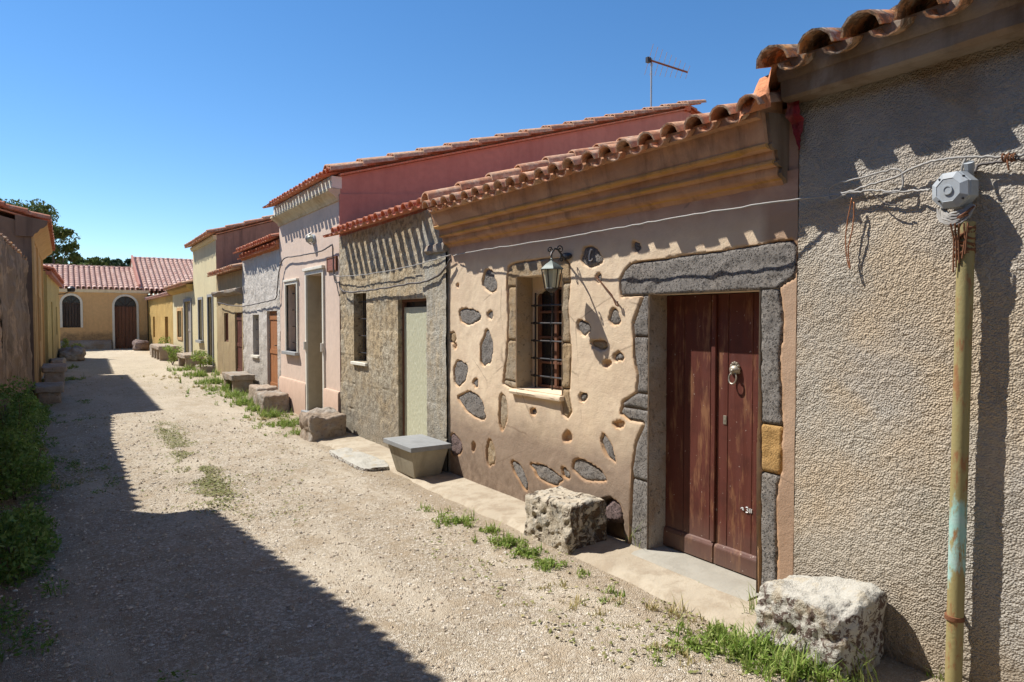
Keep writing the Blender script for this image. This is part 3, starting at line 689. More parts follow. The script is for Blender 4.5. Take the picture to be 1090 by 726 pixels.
def ochre_house():
    root = thing('ochre_house', (3.55, 4.5, 0), 'ochre house with dark stones showing through its holed plaster and a red brown double door', 'house')
    a0, a1 = 2.375, 6.66
    DO = (ya(808), ya(690), .035, zz(700, 313.5), .20)       # door opening
    WO = (ya(598), ya(549), 1.10, 2.15, .23)
    g = G()
    holes = []
    for i, h in enumerate(HOLES): holes.append((wp(ell(h[0], h[1], h[2], h[3], h[4], 28, i)), h[5]))
    big = [wp(JAMB_L), wp(LINTEL), wp(JAMB_R), wp(WIN_S)]
    rimbox = {}
    def disp(A, Z):
        wob = (fbm(A*9, Z*9, 71, 3)-.5)*.022+(fbm(A*30, Z*30, 72, 3)-.5)*.016
        d = np.full(A.shape, 9.0)
        for p, k in holes:
            x0, x1 = min(q[0] for q in p)-.15, max(q[0] for q in p)+.15; z0, z1 = min(q[1] for q in p)-.15, max(q[1] for q in p)+.15
            msk = (A > x0) & (A < x1) & (Z > z0) & (Z < z1)
            if msk.any(): d[msk] = np.minimum(d[msk], sdf(A[msk], Z[msk], p)+wob[msk]*.55)
        for p in big: d = np.minimum(d, sdf(A, Z, p)+wob*.5)
        cav = sdf(A, Z, wp(CAV))+wob
        # plaster curls in softly at each rim
        t = np.clip((d+.006)/.012, 0, 1); t = t*t*(3-2*t)
        O = -.034+(.034)*t
        tc = np.clip((cav+.01)/.05, 0, 1); tc = tc*tc*(3-2*tc)
        O = np.minimum(O, -.16+.16*tc)
        O = O+((fbm(A*1.1, Z*1.1, 60, 3)-.5)*.032+(fbm(A*8, Z*8, 61, 4)-.5)*.007)*np.clip(t, 0, 1)*tc
        rimbox['d'] = d; rimbox['c'] = cav
        # right edge: plaster strip stops raggedly against the grey wall
        return O
    A, Z, O = facade(g, FR, a0, a1, -.05, 2.62, [DO, WO], step=.0125, disp=disp, fade=0)
    d = rimbox['d']; rim = np.exp(-(np.clip(d, 0, 9)/.014)**2)*np.clip(.1+fbm(A*5, Z*5, 81, 2), 0, 1)*(d > -.02)
    attr = rim.ravel().tolist(); attr += [0.0]*(len(g.v)-len(attr))
    g.build('wall', P['ochre'], root, smooth=60, attr=attr)
    g = G(); house_body(FR, a0, a1, -.05, 2.93, 6.4, .335, g); g.fbox(FR, a0+.01, a1-.01, 2.60, 2.93, -.3, -.01)
    g.build('gable_wall', P['ochre'], root)
    # stones
    for i, (p, k) in enumerate(holes):
        if k == 'n': continue
        g = G(); lump(g, p, -.040, -.010 if i != 24 else -.008, 100+i, step=.009, rough=.010, fill=.35)
        g.build('embedded_stone', {'b': P['basalt'], 't': P['tuff'], 'r': P['basalt_reddish']}[k], root, smooth='all')
    # rubble showing over the hollow at the foot of the wall
    # jambs and lintel: rough slabs standing proud in their plaster openings
    def jamb(poly, nm, mat, seed, cuts, o=.004):
        q = wp(poly)
        for k in range(len(cuts)-1):
            zlo, zhi = cuts[k], cuts[k+1]
            xs = [p[0] for p in q]
            As = axis_lines(min(xs)-.02, max(xs)+.02, .0125, [DO[0], DO[1], WO[0], WO[1]]); Zs = axis_lines(zlo+.004, zhi-.004, .0125, [DO[3], WO[3], WO[2]])
            A, Z = np.meshgrid(As, Zs, indexing='ij'); dd = sdf(A, Z, q)
            edge = np.minimum(Z-zlo, zhi-Z)
            O = -.012+o+(fbm(A*12, Z*12, seed+k, 4)-.5)*.022-.022*np.exp(-edge/.007)-.03*np.clip((dd+.015)/.02, 0, 1)
            opn = np.zeros(A.shape, bool)
            cA = (As[:-1]+As[1:])/2; cZ = (Zs[:-1]+Zs[1:])/2
            cd = (dd[:-1, :-1]+dd[1:, :-1]+dd[:-1, 1:]+dd[1:, 1:])/4
            keep = cd < .025
            for oo in (DO, WO): keep &= ~(((cA > oo[0]) & (cA < oo[1]))[:, None] & ((cZ > oo[2]) & (cZ < oo[3]))[None, :])
            g = G(); grid_surface(g, FR, A, Z, O, keep)
            mm = mat[k % len(mat)]
            g.build(nm, mm, root, smooth='all')
    jamb(JAMB_L, 'door_jamb', [P['basalt']], 200, [-.03, .55, 1.08, 1.20, 1.62, zz(690, 313)])
    zt0, zt1 = zz(818, 504), zz(818, 452)
    jamb(JAMB_R, 'door_jamb', [P['basalt'], P['yellow_tuff'], P['basalt']], 210, [-.03, zt0, zt1, zz(818, 306)])
    jamb(LINTEL, 'lintel', [P['basalt']], 220, [zz(690, 318), 2.6], .01)
    jamb(WIN_S, 'window_surround', [P['tuff'], P['tuff'], P['tuff'], P['tuff']], 230, [.7, 1.16, 1.55, 2.06, 2.35], .006)
    # reveals of rough stone in the door and window openings
    g = G()
    def reveal(a, z0, z1, dp, sgn, seed):
        nonlocal g
        As = np.linspace(0, dp, 14); Zs = np.arange(z0, z1+.02, .02); Zs[-1] = z1
        S_, Z_ = np.meshgrid(As, Zs, indexing='ij'); bb = len(g.v)
        Dd = (fbm(S_*14, Z_*14, seed, 4)-.5)*.014*np.clip(S_/.02, .0, 1)+.006
        for i in range(len(As)):
            for j in range(len(Zs)): g.v.append(FR(a+sgn*Dd[i, j], Zs[j], -.012-As[i]))
        nz = len(Zs)
        for i in range(len(As)-1):
            for j in range(nz-1): k = bb+i*nz+j; g.f.append((k, k+nz, k+nz+1, k+1)); g.mi.append(g.cm)
    reveal(DO[1], DO[2], DO[3], .2, -1, 5); g.build('door_reveal', P['block'], root, smooth='all')
    g = G(); reveal(WO[1], WO[2], WO[3], .22, -1, 6); g.build('window_stone_reveal', P['tuff'], root, smooth='all')
    # threshold
    g = G(); g.prof(FR, [(-.22, -.04), (.13, -.04), (.13, .036), (.10, .05), (-.22, .052)], DO[0]-.03, DO[1]+.03, 12, .008, 9)
    g.build('threshold', P['step'], root, smooth=30)
    # double door
    o = -.185
    dt = G(); dt.fbox(FR, DO[0]-.02, DO[1]+.02, DO[2], DO[3], o-.06, o-.045)
    dt.build('door_backing', P['dark'], root)
    mid = (DO[0]+DO[1])/2
    for s in (0, 1):
        b0, b1 = ((DO[0]+.002, mid-.004), (mid+.004, DO[1]-.002))[s]
        g = G(); z0, z1 = .062, DO[3]-.004
        w = b1-b0
        cuts = [0, .38, .80, 1] if s == 0 else [0, .10, .62, 1]
        for q0, q1 in zip(cuts[:-1], cuts[1:]): g.fbox(FR, b0+w*q0+.0018, b0+w*q1-.0018, z0, z1, o-.04, o+random.uniform(-.001, .002))
        g.fbox(FR, b0+.002, b1-.002, z0, z0+.115, o-.01, o+.022)            # kick board
        g.prof(FR, [(o-.005, z0+.115), (o+.022, z0+.115), (o+.012, z0+.135), (o-.005, z0+.145)], b0+.002, b1-.002)
        if s == 1: g.fbox(FR, b0-.006, b0+.030, z0+.146, z1-.01, o-.03, o+.018)  # meeting stile, rounded
        dl = g.build('door', P['door_red'], root, bevel=.003)
        if s == 0:
            kx, kz = onX(783, 399, 3.735); k = G()
            def pt(a, z, o_): return FR(kx+a, kz+z, o_)
            k.lathe(pt(0, .035, o), [(.03, 0), (.034, .008), (.026, .026), (.012, .038)], 12, (-1, 0, 0), (1.0, 1.25))
            for q in range(9):
                an = math.pi*(q/8)*1.3-.47; k.lathe(pt(math.cos(an)*.032, .038+math.sin(an)*.042, o), [(.011, 0), (.012, .010), (.006, .018)], 6, (-1, 0, 0))
            k.lathe(pt(0, .028, o+.03), [(.012, 0), (.012, .010), (.006, .016)], 8, (-1, 0, 0))
            k.tube([pt(math.sin(t)*.030, -.022+math.cos(t)*.038, o+.030-.006*math.cos(t)) for t in np.linspace(0, 2*math.pi, 17)], .0055, 6)
            k.build('door_knocker', P['brass'], dl, smooth=50)
            px, pz = onX(772, 447, 3.735); k = G(); k.fbox(FR, px-.013, px+.013, pz-.03, pz+.03, o, o+.006); k.fbox(FR, px-.004, px+.004, pz-.012, pz+.006, o+.006, o+.0085)
            k.build('keyhole_plate', P['brass'], dl, bevel=.001)
            # chalked number on the right leaf
            k = G(); cx, cz = onX(796, 543, 3.735)
            def stroke(p): k.tube([FR(cx+q[0], cz+q[1], o+.0030) for q in p], .0042, 5)
            stroke([(.032, .003), (.045, .006), (.052, .0)]); stroke([(.028, -.006), (.04, -.005)])
            stroke([(.012, .016), (-.002, .018), (-.006, .008), (.004, .002), (-.007, -.006), (-.004, -.016), (.012, -.016)])
            stroke([(-.020, .014), (-.020, -.014)]); stroke([(-.032, .012), (-.032, -.012)])
            k.build('painted_number', P['white'], dl)
    # window in its recess
    g = G(); b0, b1, z0, z1 = WO[0], WO[1], WO[2], WO[3]
    # inner plaster surround with arched head
    oi = -.19; m_ = .07; zc = z1-.20
    def ring(o0, o1):
        n = 10; arc = [(b0+m_+(b1-b0-2*m_)*(.5-.5*math.cos(math.pi*k/n)), zc+.10*math.sin(math.pi*k/n)) for k in range(n+1)]
        g.fbox(FR, b0, b0+m_, z0, zc, o0, o1); g.fbox(FR, b1-m_, b1, z0, zc, o0, o1)
        g.fbox(FR, b0, b0+m_, zc, z1, o0, o1); g.fbox(FR, b1-m_, b1, zc, z1, o0, o1)
        for p, q in zip(arc[:-1], arc[1:]):
            g.hexa([FR(p[0], p[1], o0), FR(q[0], q[1], o0), FR(q[0], q[1], o1), FR(p[0], p[1], o1), FR(p[0], z1, o0), FR(q[0], z1, o0), FR(q[0], z1, o1), FR(p[0], z1, o1)])
    ring(-.235, oi); g.build('window_reveal', P['ochre'], root)
    g = G(); frame_ring(g, FR, b0+m_, b1-m_, z0, zc+.11, .035, -.232, -.205); am = (b0+b1)/2
    g.fbox(FR, am-.018, am+.018, z0+.035, zc+.08, -.23, -.203)
    for k in (1, 2, 3): g.fbox(FR, b0+m_+.035, b1-m_-.035, z0+(zc-z0)*k/3.6, z0+(zc-z0)*k/3.6+.022, -.229, -.207)
    w = g.build('window', P['door_brown'], root, bevel=.002)
    g = G(); g.fbox(FR, b0+m_, b1-m_, z0, zc+.12, -.24, -.2325); g.build('pane', P['dark'], w)
    g = G()
    for k in range(2):
        for (p, q) in ((.06, .40), (.52, .92)): pass
    for i in range(3): g.fbox(FR, b0+m_+.045, b0+m_+.15, z0+.07+.19*i, z0+.07+.19*i+.15, -.2322, -.2312)
    g.build('curtain', P['trim'], w)
    g = G()
    for k in range(3): q = b0+m_+.02+(b1-b0-2*m_-.04)*k/2; g.tube([FR(q, z0+.005, -.165), FR(q, zc+.10-(.0 if k == 1 else .05), -.165)], .0085, 6)
    for k in range(5):
        q = z0+.12+k*.165; g.tube([FR(b0+.045, q, -.152), FR(b1-.045, q, -.152)], .009, 6)
        for a_ in (b0+m_+.02, (b0+b1)/2, b1-m_-.02): g.lathe(FR(a_, q, -.158), [(.014, -.012), (.016, 0), (.014, .014)], 6, (-1, 0, 0))
    g.build('grille', P['iron'], w, smooth=50)
    g = G(); g.prof(FR, [(-.20, z0-.045), (.045, z0-.05), (.05, z0-.028), (.04, z0-.012), (-.20, z0+.006)], b0-.03, b1+.05, 14, .006, 3)
    g.build('sill', P['ochre'], root, smooth=40)
    # cornice
    pr = [(-.05, 2.54), (.006, 2.542), (.018, 2.56), (.034, 2.575), (.062, 2.585), (.072, 2.60), (.074, 2.640), (.100, 2.646), (.118, 2.656), (.120, 2.668), (.112, 2.678), (.114, 2.70), (.116, 2.728), (.160, 2.733), (.182, 2.742), (.186, 2.755), (.180, 2.764), (.192, 2.79), (.200, 2.84), (.212, 2.885), (.222, 2.93), (-.05, 2.95)]
    g = G(); g.prof(FR, pr, ya(833)+.0, a1, 60, .0025, 21); g.build('cornice', P['cornice'], root, smooth=45)
    pr2 = [(o_*.86-.004 if o_ > 0 else o_, z_) for o_, z_ in pr]
    g = G(); g.prof(FR, pr2, a0+.07, ya(833)+.01, 30, .02, 25); g.build('broken_cornice_end', P['fascia'], root, smooth=45)
    roof(FR, a0+.05, a1-.02, 2.955, 6.4, .335, P['tile'], root, over=.29, pan=.008, cov=.0, per=.2, seed=21, verge=(False, False), bend=.03)
    g = G(); verge_row(g, FR, a1-.02, .30, -6.4, lambda o: 2.955-o*.335+.09+.05*min(1, max(0, (.3-o)/1.5)), 4, .10, .40); g.build('verge_tiles', P['tile'], root, smooth=40)
    g = G(); zp = lambda o: 2.955-o*.335+.03; g.prof(FR, [(.02, zp(.02)-.06), (.20, zp(.2)-.03), (.252, zp(.252)-.0), (.248, zp(.248)+.055), (.02, zp(.02)+.055)], a0+.1, a1-.03, 60, .008, 15); g.build('eave_mortar', P['cornice'], root, smooth=50)
    # mortar and red sealant where the roof meets the taller wall
    g = G(); vs = []
    for k in range(60):
        o_ = .30-k*.05; n = 7
        for j in range(n):
            w_ = j/(n-1); aa = a0+.20*(1-w_)+.02*math.sin(k*.9)-.01
            hz = 2.955+(-o_)*.335+.10+.16*w_+.05*float(fbm(k*.5, j*.8, 33, 3))-(.10 if k < 1 else 0)
            vs.append(FR(aa, hz, o_+.02*math.sin(j*2.1)))
    g.add(vs, [(k*7+j, (k+1)*7+j, (k+1)*7+j+1, k*7+j+1) for k in range(59) for j in range(6)])
    for j in range(6):
        g.quad(vs[j], vs[j+1], FR(a0+.2*(1-(j+1)/6), 2.93, .26), FR(a0+.2*(1-j/6), 2.93, .26))
    g.build('mortar_fillet', P['mortar'], root, smooth='all')
    g = G(); vs = []
    for k in range(26):
        z_ = 2.72+k*.017; n = 5; wd = .04+.05*float(fbm(k*.4, 1.1, 44, 3))
        if z_ < 2.90: wd *= max(.1, (z_-2.70)/.2)
        for j in range(n): vs.append(FR(a0-.02+wd*1.2*(j/(n-1)-.35), z_, .012+.03*float(fbm(k*.9, j*1.3, 45, 3))+(.05 if 2.9 < z_ else 0)))
    g.add(vs, [(k*5+j, (k+1)*5+j, (k+1)*5+j+1, k*5+j+1) for k in range(25) for j in range(4)])
    g.build('red_sealant', P['redflash'], root, smooth='all')
    return DO, WO
DO, WO = ochre_house()
# ================================================================== R2 stone house
def stone_house():
    a0, a1 = 6.665, 10.22
    root = thing('stone_house', (3.55, 8.4, 0), 'bare tan stone house with a pale patterned door panel and a narrow barred window', 'house')
    W_ = (ya(390), ya(376.5), zz(383, 385), zz(383, 312), .20); D_ = (ya(455), ya(423.5), .06, zz(440, 318), .12)
    courses = [(-.05, .42), (.42, .80), (.80, 1.22), (1.22, 1.60), (1.60, 1.98), (1.98, 2.32), (2.32, 2.58), (2.58, 3.1)]
    rn = random.Random(5); joints = []
    for c in courses:
        q = a0+rn.uniform(.1, .4); l = []
        while q < a1: l.append(q); q += rn.uniform(.28, .62)
        joints.append(l)
    sh = {}
    def disp(A, Z):
        O = (fbm(A*.8, Z*.8, 90, 2)-.5)*.03+(fbm(A*11, Z*11, 91, 4)-.5)*.017; S_ = np.zeros_like(A)
        for ci, (c0, c1) in enumerate(courses):
            zw = (fbm(A*1.3, A*0+ci, 92, 2)-.5)*.05
            m = (Z >= c0+zw) & (Z < c1+zw)
            d = np.minimum(np.abs(Z-c0-zw), np.abs(Z-c1-zw))
            idx = np.zeros_like(A)
            for k, j in enumerate(joints[ci]):
                jw = j+(fbm(Z*3, Z*0+k+ci*7, 93, 2)-.5)*.03
                d = np.minimum(d, np.abs(A-jw)); idx = idx+(A > jw)
            hsh = _h(idx.astype(np.int64), np.full(A.shape, ci, np.int64), 7)
            O = np.where(m, O-.009*np.exp(-(d/.010)**2)*(.2+vnoise(A*6, Z*6, 3))+(hsh-.5)*.008, O)
            S_ = np.where(m, hsh*.5+.25+.3*np.exp(-(d/.010)**2)*vnoise(A*3, Z*3, 8), S_)
        # corner pier stands proud
        pier = np.clip((ya(452)-A)/.02, 0, 1); O = O+pier*.03
        sh['s'] = S_; return O
    g = G(); A, Z, O = facade(g, FR, a0, a1, -.05, 3.02, [W_, D_], step=.018, disp=disp, fade=.03)
    attr = sh['s'].ravel().tolist(); attr += [.25]*(len(g.v)-len(attr))
    g.build('wall', P['stonewall'], root, smooth=60, attr=attr)
    g = G(); house_body(FR, a0, a1, -.05, 3.02, 5.8, .28, g); g.fbox(FR, a0-.022, a0+.02, -.05, 2.9, -.3, .004); g.build('gable_wall', P['stonewall'], root)
    g = G(); g.prof(FR, [(-.03, 2.50), (.05, 2.50), (.075, 2.53), (.06, 2.60), (-.03, 2.64)], a0-.0, ya(458), 16, .02, 8)
    g.build('stone_ledge', P['block'], root, smooth=50)
    roof(FR, a0, a1, 3.02, 5.8, .28, P['tile_red'], root, over=.06, pan=.23, cov=.04, per=.215, seed=31, verge=(False, False))
    # tall patterned panel
    g = G(); g.fbox(FR, D_[0]+.003, D_[1]-.003, D_[2], D_[3]-.10, -.115, -.075); dd = g.build('door_panel', P['glasspane'], root)
    g = G(); frame_ring(g, FR, D_[0]+.001, D_[1]-.001, D_[2], D_[3]-.001, .03, -.118, -.06, False); g.build('door_frame', P['door_brown'], root)
    g = G(); g.fbox(FR, D_[0]+.03, D_[1]-.03, D_[3]-.10, D_[3]-.03, -.117, -.11); g.build('door_top_gap', P['dark'], root)
    g = G(); g.fbox(FR, D_[0]-.02, D_[1]+.02, -.02, .062, -.14, .04); g.build('threshold', P['slate'], root)
    w = simple_window(root, FR, *W_, P['darkdoor'], bars=2)
    g = G(); g.fbox(FR, W_[0]-.04, W_[1]+.05, W_[2]-.05, W_[2]-.005, -.16, .04); g.build('sill', P['trim'], root, bevel=.006)
stone_house()
# ================================================================== R3 pink house
def pink_house():
    a0, a1 = 10.24, 13.72
    root = thing('pink_house', (3.55, 12, .02), 'tall pale pink house with a dusty red side wall and a striped white eave band', 'house')
    D_ = (ya(344.5), ya(327.5), .14, zz(335, 292), .42); W_ = (ya(317), ya(305.5), zz(311, 374), zz(311, 303), .26)
    g = G(); facade(g, FR, a0, a1, -.05, 3.95, [D_, W_], step=.12, disp=lambda A, Z: (fbm(A, Z, 55, 3)-.5)*.01)
    g.build('wall', P['pink'], root, smooth=40)
    g = G(); house_body(FR, a0, a1, -.05, 3.95, 7.7, .30, g)
    # setback panel on the party wall
    g.hexa([FR(a0-.001, 2.6, -.001), FR(a0-.03, 2.6, -.001), FR(a0-.03, 2.6, -1.5), FR(a0-.001, 2.6, -1.5), FR(a0-.001, 3.68, -.001), FR(a0-.03, 3.68, -.001), FR(a0-.03, 3.84, -1.5), FR(a0-.001, 3.84, -1.5)])
    g.build('side_wall', P['redpaint'], root)
    zp = zz(350, 414)
    for (p, q) in ((a0, D_[0]-.06), (D_[1]+.06, a1)):
        g = G(); g.prof(FR, [(-.02, -.05), (.04, -.05), (.04, zp-.03), (.025, zp), (-.02, zp+.01)], p, q)
        g.build('plinth', P['pinkbase'], root, smooth=30)
    g = G(); fw = .07
    for (o_) in (D_,):
        g.fbox(FR, o_[0]-fw, o_[0], o_[2], o_[3]+fw, -.03, .03); g.fbox(FR, o_[1], o_[1]+fw, o_[2], o_[3]+fw, -.03, .03); g.fbox(FR, o_[0], o_[1], o_[3], o_[3]+fw, -.03, .03)
        g.fbox(FR, o_[0]-fw-.03, o_[1]+fw+.03, o_[3]+fw, o_[3]+fw+.05, -.03, .06)
    g.build('door_surround', P['trim'], root, bevel=.006)
    g = G(); o_ = W_
    g.fbox(FR, o_[0]-.06, o_[0], o_[2], o_[3]+.06, -.03, .03); g.fbox(FR, o_[1], o_[1]+.06, o_[2], o_[3]+.06, -.03, .03); g.fbox(FR, o_[0], o_[1], o_[3], o_[3]+.06, -.03, .03)
    g.fbox(FR, o_[0]-.09, o_[1]+.09, o_[3]+.06, o_[3]+.10, -.03, .05)
    g.build('window_surround', P['trim'], root, bevel=.006)
    g = G(); g.fbox(FR, W_[0]-.10, W_[1]+.10, W_[2]-.06, W_[2], -.2, .09); g.build('sill', P['bluegrey'], root, bevel=.006)
    g = G(); g.fbox(FR, D_[0]-.12, D_[1]+.12, .02, .145, -.45, .10); g.build('threshold', P['bluegrey'], root, bevel=.006)
    g = G()
    for s in (0, 1):
        a = (D_[0], D_[1])[s]; g.fbox(FR, *( (a-.0, a+.004) if s == 0 else (a-.004, a)), D_[2], D_[3], -.41, .0)
    g.build('door_lining', P['beigereveal'], root)
    simple_door(root, FR, D_[0]+.006, D_[1]-.006, D_[2]+.01, D_[3], .41, P['darkdoor'], leaves=2, n=2)
    g = G()
    for k, a_ in enumerate((D_[0]-.03, D_[1]+.035)): g = G(); g.tube([FR(a_, 1.22, .04), FR(a_, 1.36, .04)], .03, 8); g.build('door_hinge_block', P['trim'], root, smooth=40)
    simple_window(root, FR, *W_, P['darkdoor'], bars=3)
    g = G(); g.prof(FR, [(-.02, 3.58), (.02, 3.58), (.035, 3.62), (.09, 3.665), (.15, 3.70), (.17, 3.72), (.17, 3.755), (-.02, 3.77)], a0-.01, a1+.01, 30, .003, 3)
    g.build('cornice', P['creamcornice'], root, smooth=35)
    g = G(); g.fbox(FR, a0, a1, 3.772, 3.95, -.05, .11); g.build('eave_band', P['trim'], root)
    roof(FR, a0-.06, a1+.06, 3.955, 7.7, .30, P['tile_red'], root, over=.13, pan=.19, cov=.02, per=.185, seed=41, verge=(False, False))
    g = G(); verge_row(g, FR, a0-.02, .16, -7.7, lambda o: 3.955-o*.30+.02, 4, .1, .52); g.build('verge_tiles', P['tile'], root, smooth=40); g = G(); verge_row(g, FR, a0+.16, .16, -7.7, lambda o: 3.955-o*.30+.06, 8, .1, .52)
    g.build('verge_tiles', P['tile'], root, smooth=40)
pink_house()
# ================================================================== R4 pale roughcast house
def pale_house():
    a0, a1 = 13.73, 17.1
    root = thing('pale_roughcast_house', (3.55, 15.4, .1), 'narrow pale grey roughcast house with orange band under its tiles and orange brown door', 'house')
    D_ = (ya(295), ya(284), .22, zz(289, 331), .09); W_ = (ya(275.5), ya(269), zz(272, 378), zz(272, 335), .2)
    g = G(); facade(g, FR, a0, a1, -.05, 3.3, [D_, W_], step=.05, disp=lambda A, Z: (fbm(A*7, Z*7, 155, 3)-.5)*.04+(vnoise(A*16, Z*16, 4)-.5)*.02)
    g.build('wall', P['whiterough'], root, smooth=60)
    g = G(); house_body(FR, a0, a1, -.05, 3.28, 3.5, .3, g); g.build('gable_wall', P['whiterough'], root)
    g = G(); g.prof(FR, [(-.02, 3.14), (.02, 3.15), (.05, 3.2), (.07, 3.30), (-.02, 3.32)], a0, a1); g.build('painted_band', P['orangeband'], root)
    g = G(); roof_tiles(g, Vector(FR(a0+.06, 3.17, .06)), FR.d, Vector((.94, 0, .3)), a1-a0-.12, .2, .17, .08, .0, 3, r=.07); g.build('lower_tile_course', P['tile_red'], root, smooth=40)
    roof(FR, a0, a1, 3.32, 3.5, .3, P['tile_red'], root, over=.10, pan=.14, cov=.02, per=.17, seed=51, r=.07, verge=(False, False))
    simple_door(root, FR, *D_, P['door_orange'])
    simple_window(root, FR, *W_, P['door_brown'], bars=2)
    g = G(); g.fbox(FR, W_[0]-.05, W_[1]+.05, W_[2]-.05, W_[2]-.003, -.15, .05); g.build('sill', P['trim'], root)
pale_house()
def brown_house():
    a0, a1 = 17.11, 20.45
    root = thing('ochre_brown_house', (3.55, 18.8, .2), 'low ochre brown house with a heavy stone ledge above its dark red door', 'house')
    D_ = (ya(257.5), ya(250), .3, zz(254, 333), .08); W_ = (ya(243), ya(238.5), zz(241, 364), zz(241, 333), .07)
    g = G(); facade(g, FR, a0, a1, -.05, 2.95, [D_, W_], step=.1, disp=lambda A, Z: (fbm(A*4, Z*4, 156, 3)-.5)*.04)
    g.build('wall', P['brownstone'], root, smooth=60)
    g = G(); house_body(FR, a0, a1, -.05, 2.95, 3.2, .3, g); g.build('gable_wall', P['brownstone'], root)
    g = G(); g.prof(FR, [(-.02, 2.36), (.05, 2.37), (.13, 2.42), (.15, 2.47), (.14, 2.50), (-.02, 2.54)], a0, a1, 12, .02, 3); g.build('ledge', P['block'], root, smooth=40)
    roof(FR, a0, a1, 2.96, 3.2, .3, P['tile'], root, over=.2, pan=.05, per=.2, seed=61, verge=(False, False))
    simple_door(root, FR, *D_, P['door_red']); simple_window(root, FR, *W_, P['door_brown'], pane=P['door_brown'])
brown_house()
def cream_house():
    a0, a1 = 20.46, 24.6
    root = thing('cream_house', (3.55, 22.5, .25), 'tall cream yellow house with a streaked grey brown side wall and grey framed door', 'house')
    D_ = (ya(226.8), ya(222), .4, zz(224.5, 316), .1); W_ = (ya(216), ya(212), zz(214, 362), zz(214, 319), .12)
    g = G(); facade(g, FR, a0, a1, -.05, 4.1, [D_, W_], step=.3); g.build('wall', P['cream'], root)
    g = G(); house_body(FR, a0, a1, -.05, 4.1, 5.0, .33, g); g.build('side_wall', P['brownwall'], root)
    g = G()
    for o_ in (D_, W_):
        g.fbox(FR, o_[0]-.09, o_[0], o_[2], o_[3]+.08, -.02, .03); g.fbox(FR, o_[1], o_[1]+.09, o_[2], o_[3]+.08, -.02, .03); g.fbox(FR, o_[0], o_[1], o_[3], o_[3]+.08, -.02, .03)
    g.fbox(FR, W_[0]-.15, W_[1]+.15, W_[2]-.08, W_[2], -.1, .1)
    g.build('opening_surrounds', P['bluegrey'], root)
    g = G(); g.prof(FR, [(-.02, 3.98), (.04, 3.99), (.08, 4.06), (.08, 4.11), (-.02, 4.12)], a0, a1); g.build('cornice', P['cream'], root)
    roof(FR, a0-.05, a1, 4.12, 5.0, .33, P['tile'], root, over=.22, pan=.03, per=.2, seed=71, verge=(False, False))
    g = G(); verge_row(g, FR, a0-.02, .25, -5.0, lambda o: 4.12-o*.33+.02, 4, .1, .5); g.build('verge_tiles', P['tile'], root, smooth=40)
    simple_door(root, FR, *D_, P['darkdoor']); simple_window(root, FR, *W_, P['shutter_grey'])
    g = G(); g.fbox(FR, D_[0]-.2, D_[1]+.2, .22, .4, -.25, .35); g.build('threshold', P['bench'], root, bevel=.02)
cream_house()
def low_cream_house():
    a0, a1 = 24.61, 29.8
    root = thing('low_cream_house', (3.55, 27.2, .25), 'low cream house with tall grey beige shutter door, beyond the tall cream one', 'house')
    D_ = (ya(204), ya(197), .35, zz(200, 321), .12); W_ = (ya(194), ya(189.5), zz(192, 359), zz(192, 331), .15)
    g = G(); facade(g, FR, a0, a1, -.05, 2.9, [D_, W_], step=.3); g.build('wall', P['cream'], root)
    g = G(); house_body(FR, a0, a1, -.05, 2.9, 3.5, .3, g); g.build('gable_wall', P['cream'], root)
    g = G()
    for o_ in (D_,):
        g.fbox(FR, o_[0]-.12, o_[0], o_[2], o_[3]+.1, -.02, .04); g.fbox(FR, o_[1], o_[1]+.12, o_[2], o_[3]+.1, -.02, .04); g.fbox(FR, o_[0], o_[1], o_[3], o_[3]+.1, -.02, .04)
    g.build('door_surround', P['bluegrey'], root)
    g = G(); o_ = W_
    g.fbox(FR, o_[0]-.12, o_[0], o_[2]-.1, o_[3]+.12, -.02, .03); g.fbox(FR, o_[1], o_[1]+.12, o_[2]-.1, o_[3]+.12, -.02, .03); g.fbox(FR, o_[0], o_[1], o_[3], o_[3]+.12, -.02, .03); g.fbox(FR, o_[0], o_[1], o_[2]-.1, o_[2], -.02, .03)
    g.build('window_surround', P['endwall'], root)
    simple_door(root, FR, *D_, P['shutter_grey'], leaves=2, n=2); simple_window(root, FR, *W_, P['darkdoor'])
    g = G(); g.prof(FR, [(-.02, 2.70), (.1, 2.74), (.2, 2.82), (.2, 2.92), (-.02, 2.93)], a0, a1); g.build('cornice', P['orange'], root)
    roof(FR, a0, a1, 2.93, 3.5, .3, P['tile'], root, over=.3, per=.22, seed=81, verge=(False, False))
low_cream_house()
def orange_house():
    a0, a1 = 29.81, 39.3
    root = thing('rough_orange_house', (3.55, 34, .26), 'small rough orange rendered house at the far end of the right row', 'house')
    D_ = (ya(178.8), ya(175.5), .3, zz(177, 337), .2); W_ = (ya(164.8), ya(162.8), zz(164, 359), zz(164, 337), .2)
    g = G(); facade(g, FR, a0, a1, -.05, 2.72, [D_, W_], step=.15, disp=lambda A, Z: (fbm(A*3, Z*3, 157, 3)-.5)*.05); g.build('wall', P['orange'], root, smooth=60)
    g = G(); house_body(FR, a0, a1, -.05, 2.72, 1.6, .25, g); g.build('gable_wall', P['orange'], root)
    roof(FR, a0, a1, 2.73, 1.6, .25, P['tile_pale'], root, over=.15, per=.22, seed=91, verge=(True, True))
    simple_door(root, FR, *D_, P['door_orange']); simple_window(root, FR, *W_, P['door_brown'], pane=P['door_brown'])
orange_house()
